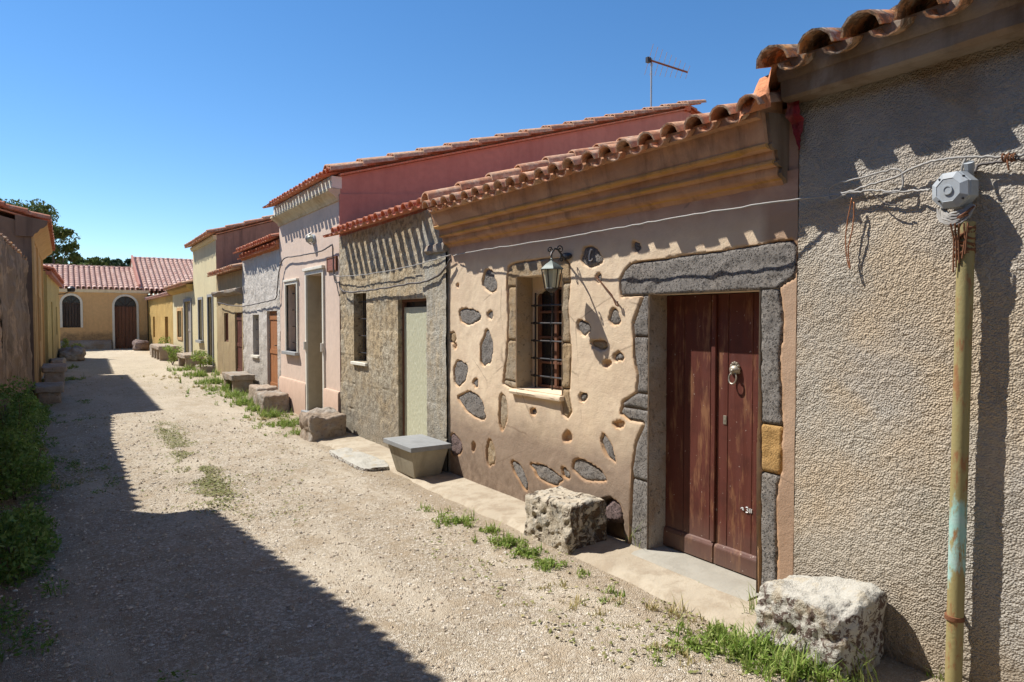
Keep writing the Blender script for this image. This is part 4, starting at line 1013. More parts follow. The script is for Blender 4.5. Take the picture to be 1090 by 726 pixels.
# ================================================================== end building
FE = Frame((0, 39.6), (1, 0), (0, -1))
def xe(u): return onY(u, 340, 39.6)[0]
def end_buildings():
    root = thing('end_house', (1.2, 39.6, .26), 'long ochre house closing the street, with an arched window and an arched wooden door', 'house')
    a0, a1 = -7.0, xe(157)
    def z_(v): return onY(110, v, 39.6)[1]
    D_ = (xe(122), xe(145.5), .26, z_(315)); W_ = (xe(66.5), xe(85.8), z_(348.5), z_(315))
    g = G(); facade(g, FE, a0, a1, -.05, 3.25, [(D_[0], D_[1], D_[2], D_[3], .25), (W_[0], W_[1], W_[2], W_[3], .25)], step=.4)
    g.cm = 0
    for o in (D_, W_):
        r_ = (o[1]-o[0])/2; c = (o[0]+o[1])/2; zc = o[3]-r_; n = 12
        for k in range(n):
            t0, t1 = math.pi*k/n, math.pi*(k+1)/n
            p = (c-r_*math.cos(t0), zc+r_*math.sin(t0)); q = (c-r_*math.cos(t1), zc+r_*math.sin(t1))
            g.quad(FE(p[0], p[1]), FE(q[0], q[1]), FE(q[0], o[3]), FE(p[0], o[3]))
            g.quad(FE(p[0], p[1]), FE(q[0], q[1]), FE(q[0], q[1], -.25), FE(p[0], p[1], -.25))
    g.build('wall', P['endwall'], root)
    g = G(); house_body(FE, a0, a1, -.05, 3.3, 3.3, .36, g); g.build('gable_wall', P['palewall'], root)
    for o, nm, dr in ((D_, 'door_surround', True), (W_, 'window_surround', False)):
        g = G(); r_ = (o[1]-o[0])/2; c = (o[0]+o[1])/2; zc = o[3]-r_; t = .1
        g.fbox(FE, o[0]-t, o[0], o[2], zc, -.02, .03); g.fbox(FE, o[1], o[1]+t, o[2], zc, -.02, .03)
        for k in range(16):
            t0, t1 = math.pi*k/16, math.pi*(k+1)/16; pts = []
            for oo in (-.02, .03):
                for (tt, rr) in ((t0, r_), (t1, r_), (t1, r_+t), (t0, r_+t)): pts.append(FE(c-rr*math.cos(tt), zc+rr*math.sin(tt), oo))
            g.hexa(pts)
        g.build(nm, P['trim'], root)
        g = G(); planks(g, FE, o[0], o[1], o[2], zc if dr else zc, -.19, n=6, gap=.015)
        if dr:
            for k in range(2): g.fbox(FE, c-.5*r_*2+.06+k*r_, c-.06+k*r_, o[2]+.1, o[2]+.6, -.19, -.16)
        dd = g.build('door' if dr else 'window_shutters', P['door_brown'] if dr else P['darkdoor'], root)
        g = G(); g.fbox(FE, o[0], o[1], zc, o[3], -.24, -.2); g.build('fanlight', P['dark'], dd)
        g = G(); g.fbox(FE, o[0], o[1], zc-.04, zc+.03, -.2, -.15)
        for k in range(1, 4): an = math.pi*k/4; g.tube([FE(c, zc, -.19), FE(c-r_*math.cos(an), zc+r_*math.sin(an), -.19)], .015, 5)
        g.build('fanlight_bars', P['darkdoor'], dd)
    g = G(); g.prof(FE, [(-.02, 3.08), (.05, 3.1), (.12, 3.18), (.15, 3.24), (-.02, 3.3)], a0, a1+.1); g.build('cornice', P['trim'], root)
    g = G(); g.prof(FE, [(-.02, .2), (.22, .2), (.22, .52), (.10, .68), (-.02, .72)], a0, xe(118), 14, .04, 2)
    g.prof(FE, [(-.02, .2), (.12, .2), (.10, .5), (-.02, .55)], xe(149), a1, 5, .03, 3); g.build('stone_footing', P['block'], root)
    roof(FE, a0, xe(148), 3.32, 3.3, .36, P['tile_pale'], root, over=.3, per=.235, seed=101, verge=(False, False), r=.1)
    r2 = thing('tall_tiled_house', (6, 40, .26), 'pale walled house with the higher tiled roof behind the far right row', 'house')
    b0, b1 = xe(149), 13.0
    FE2 = Frame((0, 39.62), (1, 0), (0, -1))
    g = G(); facade(g, FE2, b0+1.2, b1, -.05, 3.3, [], step=.5); house_body(FE2, b0, b1, -.05, 3.3, 4.3, .43, g); g.build('wall', P['palewall'], r2)
    roof(FE2, b0, b1, 3.32, 4.3, .43, P['tile_pale'], r2, over=.3, per=.235, seed=111, verge=(False, False), r=.1)
    g = G()
    g.hexa([FE(b0-.05, 3.3, .2), FE(b0+.04, 3.3, .2), FE(b0+.04, 5.1, -4.2), FE(b0-.05, 5.1, -4.2), FE(b0-.05, 3.55, .2), FE(b0+.04, 3.55, .2), FE(b0+.04, 5.38, -4.2), FE(b0-.05, 5.38, -4.2)])
    g.build('red_verge', P['redpaint'], r2)
end_buildings()
# ================================================================== left side
def left_side():
    # near house beside the camera (its shadow falls over the road)
    for (p, q, lb) in (((-.62, -7), (-.62, 4.95), 'rendered house beside the viewer whose shadow covers the nearest road'), ((-.62, 4.97), (-1.03, 9.1), 'rendered house on the left before the yard wall, set at a slight angle')):
        d = (q[0]-p[0], q[1]-p[1]); F0 = Frame(p, d, (d[1], -d[0])); L0 = math.hypot(*d)
        root = thing('left_near_house', (p[0], (p[1]+q[1])/2, 0), lb, 'house')
        g = G(); facade(g, F0, 0, L0, -.05, 4.0, [(1.5, 2.5, 0, 2.1, .2)], step=.5); house_body(F0, 0, L0, -.05, 4.0, 3.5, .3, g); g.build('wall', P['leftorange'], root)
        simple_door(root, F0, 1.5, 2.5, 0, 2.1, .2, P['door_brown'])
        roof(F0, 0, L0, 4.02, 3.5, .3, P['tile_red'], root, over=.29, cov=.0, per=.14, r=.055, seed=121, verge=(False, False))
        g = G(); zp = lambda o: 4.02-o*.3+.03; g.prof(F0, [(.02, zp(.02)-.05), (.275, zp(.275)), (.27, zp(.27)+.06), (.02, zp(.02)+.06)], 0, L0, 50, .012, 3); g.build('eave_mortar', P['fascia'], root)  # unseen fill, added under these tiles to smooth the cast shadow's edge
        g = G(); g.prof(F0, [(-.02, 3.85), (.08, 3.86), (.2, 3.96), (.2, 4.05), (-.02, 4.06)], 0, L0); g.build('cornice', P['leftorange'], root)
    # rubble wall
    r2 = thing('rubble_yard_wall', (-.9, 12, 0), 'crumbling earth and rubble yard wall on the left, lower than the apricot house', 'wall')
    pa, pb, pc = (-.98, 9.12), (-.88, 13.5), (-.59, 16.12)
    g = G()
    for (p, q, z0, z1) in ((pa, pb, 3.32, 3.10), (pb, pc, 3.10, 2.86)):
        d = (q[0]-p[0], q[1]-p[1]); L = math.hypot(*d); F = Frame(p, d, (d[1], -d[0]))
        facade(g, F, 0, L, -.05, z0, [], step=.04, disp=lambda A, Z: (fbm(A*2.2+p[1], Z*2.2, 170, 5, .6)-.5)*.16, ztop1=z1)
        n = 40
        for k in range(n):
            t0, t1 = L*k/n, L*(k+1)/n; za = z0+(z1-z0)*k/n; zb = z0+(z1-z0)*(k+1)/n
            g.hexa([F(t0, za-.12, -.32), F(t1, zb-.12, -.32), F(t1, zb-.12, -.04), F(t0, za-.12, -.04), F(t0, za+.02, -.32), F(t1, zb+.02, -.32), F(t1, zb, -.02), F(t0, za, -.02)])
        g.quad(F(0, -.05, -.3), F(L, -.05, -.3), F(L, z1, -.3), F(0, z0, -.3))
    g.build('wall', P['rubble'], r2, smooth=60)
    g = G()
    for (p, q, z0, z1) in ((pa, pb, 3.32, 3.10), (pb, pc, 3.10, 2.86)):
        d = (q[0]-p[0], q[1]-p[1]); L = math.hypot(*d); F = Frame(p, d, (d[1], -d[0])); n = int(L/.22)
        for k in range(n):
            t0 = L*(k+.5)/n; za = z0+(z1-z0)*t0/L+.03
            g.tube([F(t0, za+.01, .0+random.uniform(-.01, .02)), F(t0+.01, za+.05, -.34)], [.05, .045], 7)
    g.build('coping_tiles', P['tile_old'], r2, smooth=40)
    # apricot house
    p, q = (-.53, 16.2), (-.535, 23.0)
    d = (q[0]-p[0], q[1]-p[1]); F = Frame(p, d, (d[1], -d[0])); L = math.hypot(*d)
    r3 = thing('apricot_house', (-.53, 19.5, .1), 'apricot house with a moulded cornice on the left, behind the crumbling yard wall', 'house')
    D_ = (1.1, 2.0, .15, 2.3, .2); W_ = (4.2, 5.0, 1.2, 2.3, .15)
    g = G(); facade(g, F, 0, L, -.05, 3.6, [D_, W_], step=.2); g.build('wall', P['leftorange'], r3)
    g = G(); house_body(F, 0, L, -.05, 3.6, 4.0, .28, g); g.build('gable_wall', P['leftgable'], r3)
    g = G(); g.prof(F, [(-.02, 3.36), (.02, 3.37), (.05, 3.42), (.10, 3.46), (.14, 3.52), (.20, 3.56), (.25, 3.61), (.26, 3.68), (-.02, 3.70)], 0, L, 20, .003, 1); g.build('cornice', P['leftorange'], r3, smooth=35)
    g = G(); g.prof(F, [(-.25, 3.36), (.02, 3.36), (.05, 3.42), (.10, 3.45), (.14, 3.52), (.20, 3.55), (.26, 3.61), (.265, 3.69), (-.25, 3.76)], -.04, .03); g.build('cornice_end', P['leftgable'], r3)
    roof(F, 0, L, 3.70, 4.0, .28, P['tile_red'], r3, over=.29, pan=.02, per=.2, seed=131, verge=(True, False))
    simple_door(r3, F, *D_, P['door_brown']); simple_window(r3, F, *W_, P['darkdoor'])
    for a in (0.02, 2.6, L-.35): g = G(); g.fbox(F, a, a+.3, -.05, 3.36, -.01, .035); g.build('pilaster', P['leftorange'], r3)
    # yellow house
    p, q = (-.43, 23.2), (-.2, 31.8)
    d = (q[0]-p[0], q[1]-p[1]); F3 = Frame(p, d, (d[1], -d[0])); L = math.hypot(*d)
    r4 = thing('yellow_house', (-.3, 27, .26), 'yellow house at the far left end of the street, with a low red tiled eave', 'house')
    D_ = (2.2, 3.1, .28, 2.3, .15); W_ = (5.5, 6.4, 1.2, 2.2, .15)
    g = G(); facade(g, F3, 0, L, -.05, 3.1, [D_, W_], step=.2, disp=lambda A, Z: (fbm(A*2, Z*2, 190, 3)-.5)*.03); g.build('wall', P['leftyellow'], r4, smooth=60)
    g = G(); house_body(F3, 0, L, -.05, 3.1, 3.5, .3, g); g.build('gable_wall', P['leftyellow'], r4)
    g = G(); g.fbox(F3, 0, L, 3.02, 3.12, -.02, .12); g.build('eave_board', P['redpaint'], r4)
    roof(F3, 0, L, 3.12, 3.5, .3, P['tile_red'], r4, over=.14, per=.2, seed=141, verge=(False, False))
    simple_door(r4, F3, *D_, P['shutter_grey']); simple_window(r4, F3, *W_, P['darkdoor'])
    # small lamp on the yellow house
    t = thing('street_lamp_bracket', F3(7.6, 2.78), 'small dark bracket lamp on the far left yellow house', 'wall lamp')
    g = G(); g.tube([F3(7.6, 2.7), F3(7.6, 2.72, .2), F3(7.6, 2.85, .42)], .02, 6); g.build('bracket', P['iron'], t)
    g = G(); g.lathe(F3(7.6, 2.78, .42), [(.05, 0), (.13, .04), (.14, .16), (.04, .24)], 12); g.build('lamp_head', P['iron'], t, smooth=40)
    return F, F3
FL2, FL3 = left_side()
# ================================================================== stones and benches
def rock_mesh(x0, x1, y0, y1, z0, z1, seed, rough=.04, sub=26, sq=.16, pits=0.0, tilt=0.0, name='stone_block', mat=None, label='', cat='stone', group=None, holes=()):
    cx, cyy, cz = (x0+x1)/2, (y0+y1)/2, z0
    t = [cx, cyy, z0]
    g = G(); hx, hy, hz = (x1-x0)/2, (y1-y0)/2, (z1-z0)/2; n = sub; idx = {}
    def key(i, j, k):
        kk = (i, j, k)
        if kk in idx: return idx[kk]
        p = Vector((i/n*2-1, j/n*2-1, k/n*2-1))
        # rounded box
        q = Vector([math.copysign(max(abs(c)-(1-sq), 0), c) for c in p]); inner = Vector([max(-(1-sq), min(1-sq, c)) for c in p])
        if q.length > 0: q = q.normalized()*sq
        p2 = inner+q
        w = Vector((p2.x*hx, p2.y*hy, p2.z*hz)); nn = Vector((p2.x/ (hx), p2.y/(hy), p2.z/(hz))).normalized()
        s = Vector((w.x+seed*3.7, w.y-seed*1.9, w.z+seed))
        dsp = mnoise.fractal(s*5, 1, 2, 4)*rough+mnoise.fractal(s*2, 1, 2, 2)*rough*1.2
        if pits: 
            v = mnoise.noise(s*13)+.5*mnoise.noise(s*29); dsp -= pits*max(0, v-.28)*1.6
        for (hc, hr, hd) in holes:
            dd = (w-Vector(hc)).length
            if dd < hr: dsp -= hd*(1-(dd/hr)**2)
        w = w+nn*dsp
        w.z += hz; w.x *= 1-.08*w.z/max(hz*2, .01)*(1 if rough > .02 else 0); w.z += tilt*w.y
        g.v.append((cx+w.x, cyy+w.y, cz+w.z)); idx[kk] = len(g.v)-1; return idx[kk]
    for i in range(n):
        for j in range(n):
            for (a, b) in ((0, 0), (0, n), (1, 0), (1, n), (2, 0), (2, n)):
                pass
    for a in range(3):
        for side in (0, n):
            for i in range(n):
                for j in range(n):
                    def k3(u, v):
                        c = [0, 0, 0]; c[a] = side; c[(a+1) % 3] = u; c[(a+2) % 3] = v; return key(*c)
                    f = (k3(i, j), k3(i+1, j), k3(i+1, j+1), k3(i, j+1))
                    g.f.append(f if side else f[::-1]); g.mi.append(0)
    g.v = [(p[0]-t[0], p[1]-t[1], p[2]-t[2]) for p in g.v]
    o = g.build(name, mat, None, smooth='all'); o.location = t
    tag(o, label, cat, group); return o
GS = 'loose stone blocks standing along the house fronts'
rock_mesh(3.10, 3.52, 1.81, 2.33, -.05, .33, 1, .045, 44, .3, .03, -.06, 'stone_block', P['limestone'], 'white lichen-spotted stone block at the foot of the grey wall', 'stone block', GS)
rock_mesh(3.10, 3.50, 3.93, 4.56, -.04, .34, 2, .025, 44, .16, .03, -.05, 'stone_block', P['porous'], 'holed pale porous stone block between the plaster wall hollow and the grass', 'stone block', GS,
          holes=[((-.2, .12, .03), .035, .06), ((-.2, .06, -.06), .03, .05), ((-.2, .16, -.11), .025, .05), ((.02, -.31, .02), .10, .07), ((.10, -.31, -.08), .07, .06), ((-.08, -.31, -.03), .05, .06)])
rock_mesh(2.88, 3.46, 9.62, 10.2, -.04, .36, 3, .05, 34, .2, .03, 0, 'stone_block', P['block'], 'large brown weathered block in front of the pink house corner', 'stone block', GS)
rock_mesh(2.98, 3.50, 12.85, 13.6, -.02, .36, 4, .03, 24, .2, .02, 0, 'stone_block', P['block'], 'lower dark edged block of the two stacked like steps by the pale house', 'stone block', GS)
rock_mesh(3.08, 3.52, 13.75, 14.5, .0, .42, 5, .025, 24, .2, .01, 0, 'stone_block', P['bench'], 'paler flat topped block just beyond the lower step block by the orange brown door', 'stone block', GS)
def slab_bench(y0, y1, x0, x1, h, seed, label, mat, legs=2, name='stone_bench', top=.13):
    zb = gz((y0+y1)/2)
    root = thing(name, ((x0+x1)/2, (y0+y1)/2, zb), label, 'bench', 'stone benches along the street')
    def rk(nm, X0, X1, Y0, Y1, Z0, Z1, s):
        o = rock_mesh(X0, X1, Y0, Y1, Z0, Z1, s, .02, 14, .15, .0, 0, nm, mat, None, None)
        o.location = Vector(o.location)-root.location; o.parent = root
        return o
    rk('seat', x0, x1, y0, y1, zb+h-top, zb+h, seed)
    for k in range(legs):
        q = y0+.05+(y1-y0-.1-.2)*k/max(1, legs-1); rk('leg', x0+.05, x1-.05, q, q+.2, zb-.04, zb+h-top+.02, seed+k+1)
slab_bench(15.6, 16.7, 2.98, 3.5, .38, 20, 'small mossy stone bench on thick blocks before the pale and ochre brown houses', P['block'])
slab_bench(22.4, 24.1, 2.95, 3.5, .42, 30, 'grey stone slab bench beside the tall cream house door', P['bench'])
slab_bench(27.2, 30.2, 2.75, 3.45, .52, 40, 'long stone bench on upright slabs before the shuttered low cream house', P['bench'], legs=4)
rock_mesh(2.95, 3.45, 31.4, 32.6, .22, .68, 50, .03, 14, .2, 0, 0, 'stone_block', P['bench'], 'squared pale block past the long bench near the orange house', 'stone block', GS)
rock_mesh(2.7, 3.3, 36.6, 37.8, .2, .75, 51, .08, 14, .6, 0, 0, 'boulder', P['basalt_reddish'], 'rounded reddish boulder in the far right corner of the street', 'boulder')
# left side blocks
slab_bench(15.6, 16.7, -.52, -.06, .32, 60, 'low grey stone bench at the corner of the apricot house on the left', P['block'])
slab_bench(18.6, 20.0, -.48, -.0, .42, 70, 'broad pinkish stone bench halfway along the apricot house', P['bench'])
rock_mesh(-.42, -.02, 23.0, 24.0, .2, .62, 52, .04, 14, .3, 0, 0, 'stone_block', P['block'], 'dark squared block at the near corner of the far left yellow house', 'stone block', GS)
rock_mesh(-.25, .55, 28.5, 30.2, .2, .66, 53, .1, 16, .6, 0, 0, 'boulder', P['block'], 'dark boulder heap with greenery by the far left yellow house', 'boulder')
# concrete planter bench
def planter():
    t = thing('concrete_planter', (3.28, 6.9, .02), 'flared concrete planter box with a grey slab lid beside the stone doorway', 'planter')
    g = G(); z0, z1 = .02, .33
    g.hexa([(3.13, 6.66, z0), (3.44, 6.66, z0), (3.44, 7.16, z0), (3.13, 7.16, z0), (3.06, 6.58, z1), (3.50, 6.58, z1), (3.50, 7.24, z1), (3.06, 7.24, z1)])
    g.build('box', P['conc'], t, bevel=.008)
    g = G(); g.box(3.03, 3.52, 6.54, 7.29, z1+.002, z1+.055); g.build('lid', P['slate'], t, bevel=.006)
planter()
def flat_slab():
    o = rock_mesh(2.80, 3.20, 7.35, 8.75, -.02, .05, 77, .022, 30, .5, 0, 0, 'stone_slab', P['limestone'], 'flat pale slab lying on the ground left of the planter', 'stone slab')
flat_slab()
# ================================================================== lantern on the ochre house
def lantern():
    y, z = onX(603, 273); Y = y
    t = thing('wall_lantern', (3.55, y, z), 'black wrought iron lantern hanging above the grilled window', 'wall lantern')
    def p(o, dz, dy=0): return FR(Y+dy, z+dz, o)
    g = G(); g.lathe(p(0, 0), [(.04, 0), (.045, .008), (.034, .016), (.016, .02)], 16, (-1, 0, 0), (.7, 1.9)); g.build('wall_plate', P['iron'], t, smooth=40)
    g = G(); L = .23; dy = -.10
    g.tube([p(.015, -.03), p(.07, .0, dy*.3), p(.13, .045, dy*.55), p(.18, .05, dy*.75), p(L, .01, dy), p(L+.01, -.02, dy)], .008, 7)
    def spiral(c, r0, turns, sgn):
        out = []
        for k in range(24):
            an = k/23*turns*2*math.pi; r_ = r0*(1-k/26); out.append(p(c[0]+sgn*r_*math.cos(an), c[1]+r_*math.sin(an), dy*c[0]/L))
        return out
    g.tube(spiral((.10, .05), .035, 1.4, 1), .005, 6); g.tube(spiral((L+.03, .03), .026, 1.3, -1), .005, 6); g.tube(spiral((.075, -.03), .03, 1.3, -1), .005, 6)
    g.build('bracket', P['iron'], t, smooth=50)
    c = Vector(p(L, 0, dy)); zt = -.03
    g = G(); g.tube([c+Vector((0, 0, zt+.03)), c+Vector((0, 0, zt))], .006, 6)
    g.lathe(c+Vector((0, 0, zt)), [(.006, .0), (.014, -.01), (.008, -.02), (.018, -.028), (.055, -.05), (.100, -.088), (.104, -.095), (.085, -.096)], 6); g.build('lamp_roof', P['greenpatina'], t, smooth=25)
    g = G(); seg = 6; top, bot = zt-.095, zt-.25; rt, rb = .083, .056
    for k in range(seg):
        an = 2*math.pi*(k+.5)/seg
        g.tube([c+Vector((rt*math.cos(an), rt*math.sin(an), top)), c+Vector((rb*math.cos(an), rb*math.sin(an), bot))], .005, 5)
    g.lathe(c+Vector((0, 0, bot)), [(.052, .006), (.056, 0), (.048, -.012), (.02, -.03), (.008, -.04), (.012, -.05), (.002, -.06)], 6)
    g.build('lamp_cage', P['iron'], t, smooth=25)
    g = G(); g.lathe(c+Vector((0, 0, bot)), [(rb*.9, .004), (rt*.9, .152)], 6); g.build('lamp_glass', P['lampglass'], t)
lantern()
def number_plate():
    y, z = onX(629, 272); g = G()
    pts = [(-.018, .045), (-.004, .05), (.006, .03), (.014, 0), (.018, -.025), (.012, -.04), (-.004, -.042), (-.020, -.034), (-.024, -.022)]
    pp = [FR(y+a_, z+b_, .006) for a_, b_ in pts]; g.tube(pp, .0058, 6)
    o = g.build('house_number', P['white'], None, smooth=50); tag(o, 'white curved metal house number on dark stone beside the lantern', 'house number')
number_plate()
def hook():
    y, z = onX(637, 296); y2, z2 = onX(659, 325); g = G()
    g.tube([FR(y, z, .01), FR(y-.03, z+.01, .05), FR(y2+.03, z2+.08, .05), FR(y2, z2, .03), FR(y2-.02, z2-.01, .03), FR(y2-.015, z2+.03, .03)], .006, 6)
    o = g.build('shutter_hook', P['rust'], None, smooth=50); tag(o, 'bent rusty iron hook on the plaster left of the basalt lintel', 'hook')
hook()
# ================================================================== pipe, box and cables on the grey wall
def pipe_and_box():
    yt, zt = onX(1029, 232, 3.47); yb, _ = onX(1015, 720, 3.47)
    yb2 = yb
    t = thing('conduit_pipe', (3.47, yb, 0), 'peeling olive pipe with a turquoise patch running up the grey wall', 'pipe')
    g = G(); z_b = onX(1015, 720, 3.47)[1]; sl = (yt-yb)/(zt-z_b)
    pts = [(3.47, yb+sl*(z-z_b), z) for z in np.linspace(-.03, zt-.02, 12)]; g.tube(pts, .035, 18); g.build('pipe_body', P['pipe'], t, smooth=50)
    for u, v in ((1016, 657),):
        y, z = onX(u, v, 3.47); g = G(); g.lathe((3.47, y, z-.012), [(.035, 0), (.041, .002), (.041, .022), (.035, .024)], 16); g.box(3.49, 3.56, y-.008, y+.008, z-.006, z+.008); g.build('clamp', P['rust'], t, smooth=40)
    g = G(); y, z = onX(1027, 248, 3.47); rn = random.Random(3)
    for k in range(10):
        pts = []; ph = rn.uniform(0, 6.28); s0 = rn.uniform(-.10, .02); rr = .036+rn.uniform(0, .005); tw = rn.uniform(-.05, .09)
        for a in np.linspace(0, rn.uniform(3, 9), 16): pts.append((3.47+rr*math.cos(a+ph), y+sl*(s0)+rr*math.sin(a+ph), z+s0+tw*a/6+.012*math.sin(a*1.7+k)))
        g.tube(pts, rn.uniform(.0035, .006), 5)
    for k in range(5):
        g.tube([(3.43-.01*k, y-.03+.014*k, z+.04), (3.425, y-.03+.015*k+rn.uniform(-.01, .01), z-.03), (3.43, y-.02+.012*k, z-.10-.02*k)], .004, 5)
    g.build('binding', P['rust'], t, smooth=50)
    # junction box
    y, z = onX(1013, 201, 3.42)
    b = thing('junction_box', (3.5, y, z), 'grey octagonal junction box at the top of the olive pipe', 'junction box')
    ax = Vector((-1, .12, -.05)); c = Vector((3.50, y, z))
    g = G(); R8 = .089
    g.lathe(c, [(R8, 0), (R8, .055), (R8*.95, .06), (R8*.98, .066), (R8*.98, .078), (R8*.64, .094), (R8*.62, .092), (R8*.05, .0925)], 8, ax)
    g.build('box_lid', P['grey_plastic'], b, smooth=15)
    g = G(); g.lathe(c, [(.022, .092), (.022, .099), (.016, .099), (.015, .096), (.001, .096)], 16, ax); g.build('centre_knockout', P['grey_plastic'], b, smooth=30)
    for k in range(4):
        an = math.pi/4+k*math.pi/2
        g = G(); pz = c+Vector((-.083, math.cos(an)*R8*.80, math.sin(an)*R8*.80)); g.lathe(pz, [(.005, -.004), (.005, .005), (.003, .007)], 8, ax); g.build('screw', P['iron'], b)
    g = G(); g.tube([(3.53, y-.03, z+.07), (3.50, y-.035, z+.125)], .022, 8)
    g.build('cable_gland', P['grey_plastic'], b, smooth=40)
    g = G(); g.tube([(3.5, y-.05, z-.07), (3.49, y-.03, z-.13)], .02, 8)
    g.build('cable_gland', P['grey_plastic'], b, smooth=40)
    g = G()
    for k in range(9):
        a0 = rn.uniform(-.04, .06); pts = []
        for s in range(9):
            tt = s/8; pts.append((3.47-.035*math.sin(tt*math.pi)-rn.uniform(0, .006), y+.08*math.cos(tt*math.pi)*(.5+k*.06)+.0, z-.075-(.035+.006*k)*math.sin(tt*math.pi)-rn.uniform(0, .01)))
        g.tube(pts, .0055, 5)
    g.build('wire_bundle', P['cable'], b, smooth=50)
    return y, z
BY, BZ = pipe_and_box()
def cable(pts, r, mat, name, label, cat='cable', wob=.004, sub=6, seed=0):
    g = G(); rn = random.Random(seed); P_ = [Vector(p) for p in pts]; out = []
    for i in range(len(P_)-1):
        p0 = P_[max(i-1, 0)]; p1 = P_[i]; p2 = P_[i+1]; p3 = P_[min(i+2, len(P_)-1)]
        for k in range(sub):
            t = k/sub; q = .5*((2*p1)+(p2-p0)*t+(2*p0-5*p1+4*p2-p3)*t*t+(3*p1-p0-3*p2+p3)*t**3)
            out.append(q+Vector((rn.uniform(-wob, wob)*.5, 0, rn.uniform(-wob, wob))))
    out.append(P_[-1]); g.tube(out, r, 6)
    o = g.build(name, mat, None, smooth='all'); tag(o, label, cat); return o
def wpx(l, X=3.5): return [(X if len(q) < 3 else q[2], *onX(q[0], q[1], X if len(q) < 3 else q[2])) for q in l]
cable(wpx([(1090,165),(1060,167),(1030,167),(1000,170),(975,178),(950,190),(928,196),(905,204),(880,209),(857,211,3.47),(800,219,3.40),(740,228,3.38),(690,237,3.38),(640,246,3.38),(590,255,3.40),(540,262,3.42),(497,269,3.46),(483,272,3.5)]),
      .0062, P['cable'], 'cable', 'main grey cable running from the junction box along the ochre cornice', seed=1)
cable(wpx([(990,202,3.46),(975,203),(955,204),(930,203),(910,205),(893,206)]), .006, P['cable'], 'cable', 'short grey cable leaving the left side of the junction box', seed=2)
cable(wpx([(905,204),(885,212),(883,200),(900,193),(930,186),(955,180),(961,190),(958,203),(940,206)]), .005, P['cable'], 'cable', 'looped grey cable tied beside the main cable left of the box', seed=3)
cable(wpx([(907,210),(903,230),(900,255),(902,278),(905,285),(903,265),(908,240),(909,215)]), .0035, P['copper'], 'wire', 'thin brown wire dangling in a long loop below the cables', 'wire', seed=4)
cable(wpx([(925,203),(940,215),(950,218),(960,219)]), .0035, P['cable_dark'], 'wire', 'short black wire end sticking out left of the junction box', 'wire', seed=5)
cable(wpx([(1038,185,3.48),(1042,176),(1060,173),(1078,170),(1090,170)]), .007, P['cable_dark'], 'cable', 'dark cable curving away right from the junction box', seed=6)
cable(wpx([(1028,168),(1024,180),(1026,190)]), .006, P['cable'], 'cable', 'short stub of cable entering the top of the junction box', seed=7)
def tie():
    g = G(); rn = random.Random(8)
    for k in range(5):
        y, z = onX(1068+k*3, 168+rn.uniform(-1, 1), 3.49)
        g.tube([(3.49+.014*math.cos(a), y, z+.016*math.sin(a)) for a in np.linspace(0, 2*math.pi, 9)], .004, 5)
    y, z = onX(1072, 170, 3.48); g.tube([(3.48, y, z), (3.465, y-.01, z-.03), (3.47, y-.012, z-.05)], .004, 5)
    o = g.build('wire_tie', P['rust'], None, smooth=50); tag(o, 'rusty wire tie gathering the cables at the right edge', 'wire tie')
tie()
cable(wpx([(480,276),(470,290,3.5),(455,299,3.49),(430,303,3.48),(400,308,3.49),(372,311,3.48),(363,308,3.48),(361,300,3.48)]), .012, P['cable_dark'], 'cable', 'thick dark cable across the bare stone house front', seed=9, wob=.006)
cable(wpx([(480,271),(450,280,3.49),(425,286,3.49),(390,292,3.48),(362,294,3.48),(355,292,3.48)]), .006, P['cable'], 'cable', 'thin pale cable stretched above the stone house window', seed=10, wob=.004)
cable(wpx([(361,300,3.48),(357,300,3.48),(355,285,3.48),(354,262,3.48),(351,262,3.48),(340,268,3.49),(320,272,3.49),(302,276,3.49),(297,290,3.49),(295,310,3.49),(293,318,3.48),(280,322,3.48),(265,325,3.48),(258,326,3.48),(245,325,3.46),(232,322,3.46)]), .012, P['cable_dark'], 'cable', 'dark cable looping over the pink and pale house fronts', seed=12, wob=.008)
cable(wpx([(357,292,3.48),(359,305,3.48),(361,315,3.48)]), .008, P['cable_dark'], 'cable', 'short dark cable hanging at the right edge of the pink house', seed=13)
# bulkhead light, plaque on the pink house
def bulkhead():
    y, z = onX(331, 254, 3.5)
    t = thing('bulkhead_light', (3.54, y, z), 'oval grey caged light high on the pink house front', 'wall lamp')
    g = G(); g.lathe((3.55, y, z), [(.10, 0), (.10, .03), (.085, .04)], 16, (-1, 0, 0), (.75, 1.25)); g.build('base', P['grey_plastic'], t, smooth=40)
    g = G(); g.lathe((3.51, y, z), [(.08, 0), (.075, .05), (.045, .085), (.01, .09)], 16, (-1, 0, 0), (.75, 1.25)); g.build('lamp_glass', P['lampglass'], t, smooth=60)
    g = G()
    for s in (-1, 0, 1): g.tube([(3.51, y+s*.035, z-.10), (3.43, y+s*.03, z-.05), (3.415, y+s*.03, z), (3.43, y+s*.03, z+.05), (3.51, y+s*.035, z+.10)], .005, 5)
    g.tube([(3.51, y-.06, z), (3.42, y-.03, z), (3.42, y+.03, z), (3.51, y+.06, z)], .005, 5); g.build('guard', P['steel'], t)
bulkhead()
def plaque():
    y0, z1 = onX(358, 273, 3.53); y1, z0 = onX(348.5, 289, 3.53)
    t = thing('clay_plaque', (3.54, (y0+y1)/2, (z0+z1)/2), 'small square reddish clay plaque right of the pink house door', 'plaque')
    g = G(); g.fbox(FR, y0, y1, z0, z1, .0, .025); g.build('tile', P['clayplaque'], t, bevel=.004)
    g = G(); frame_ring(g, FR, y0-.008, y1+.008, z0-.008, z1+.008, .02, .0, .032); g.build('frame', P['rust'], t)
plaque()
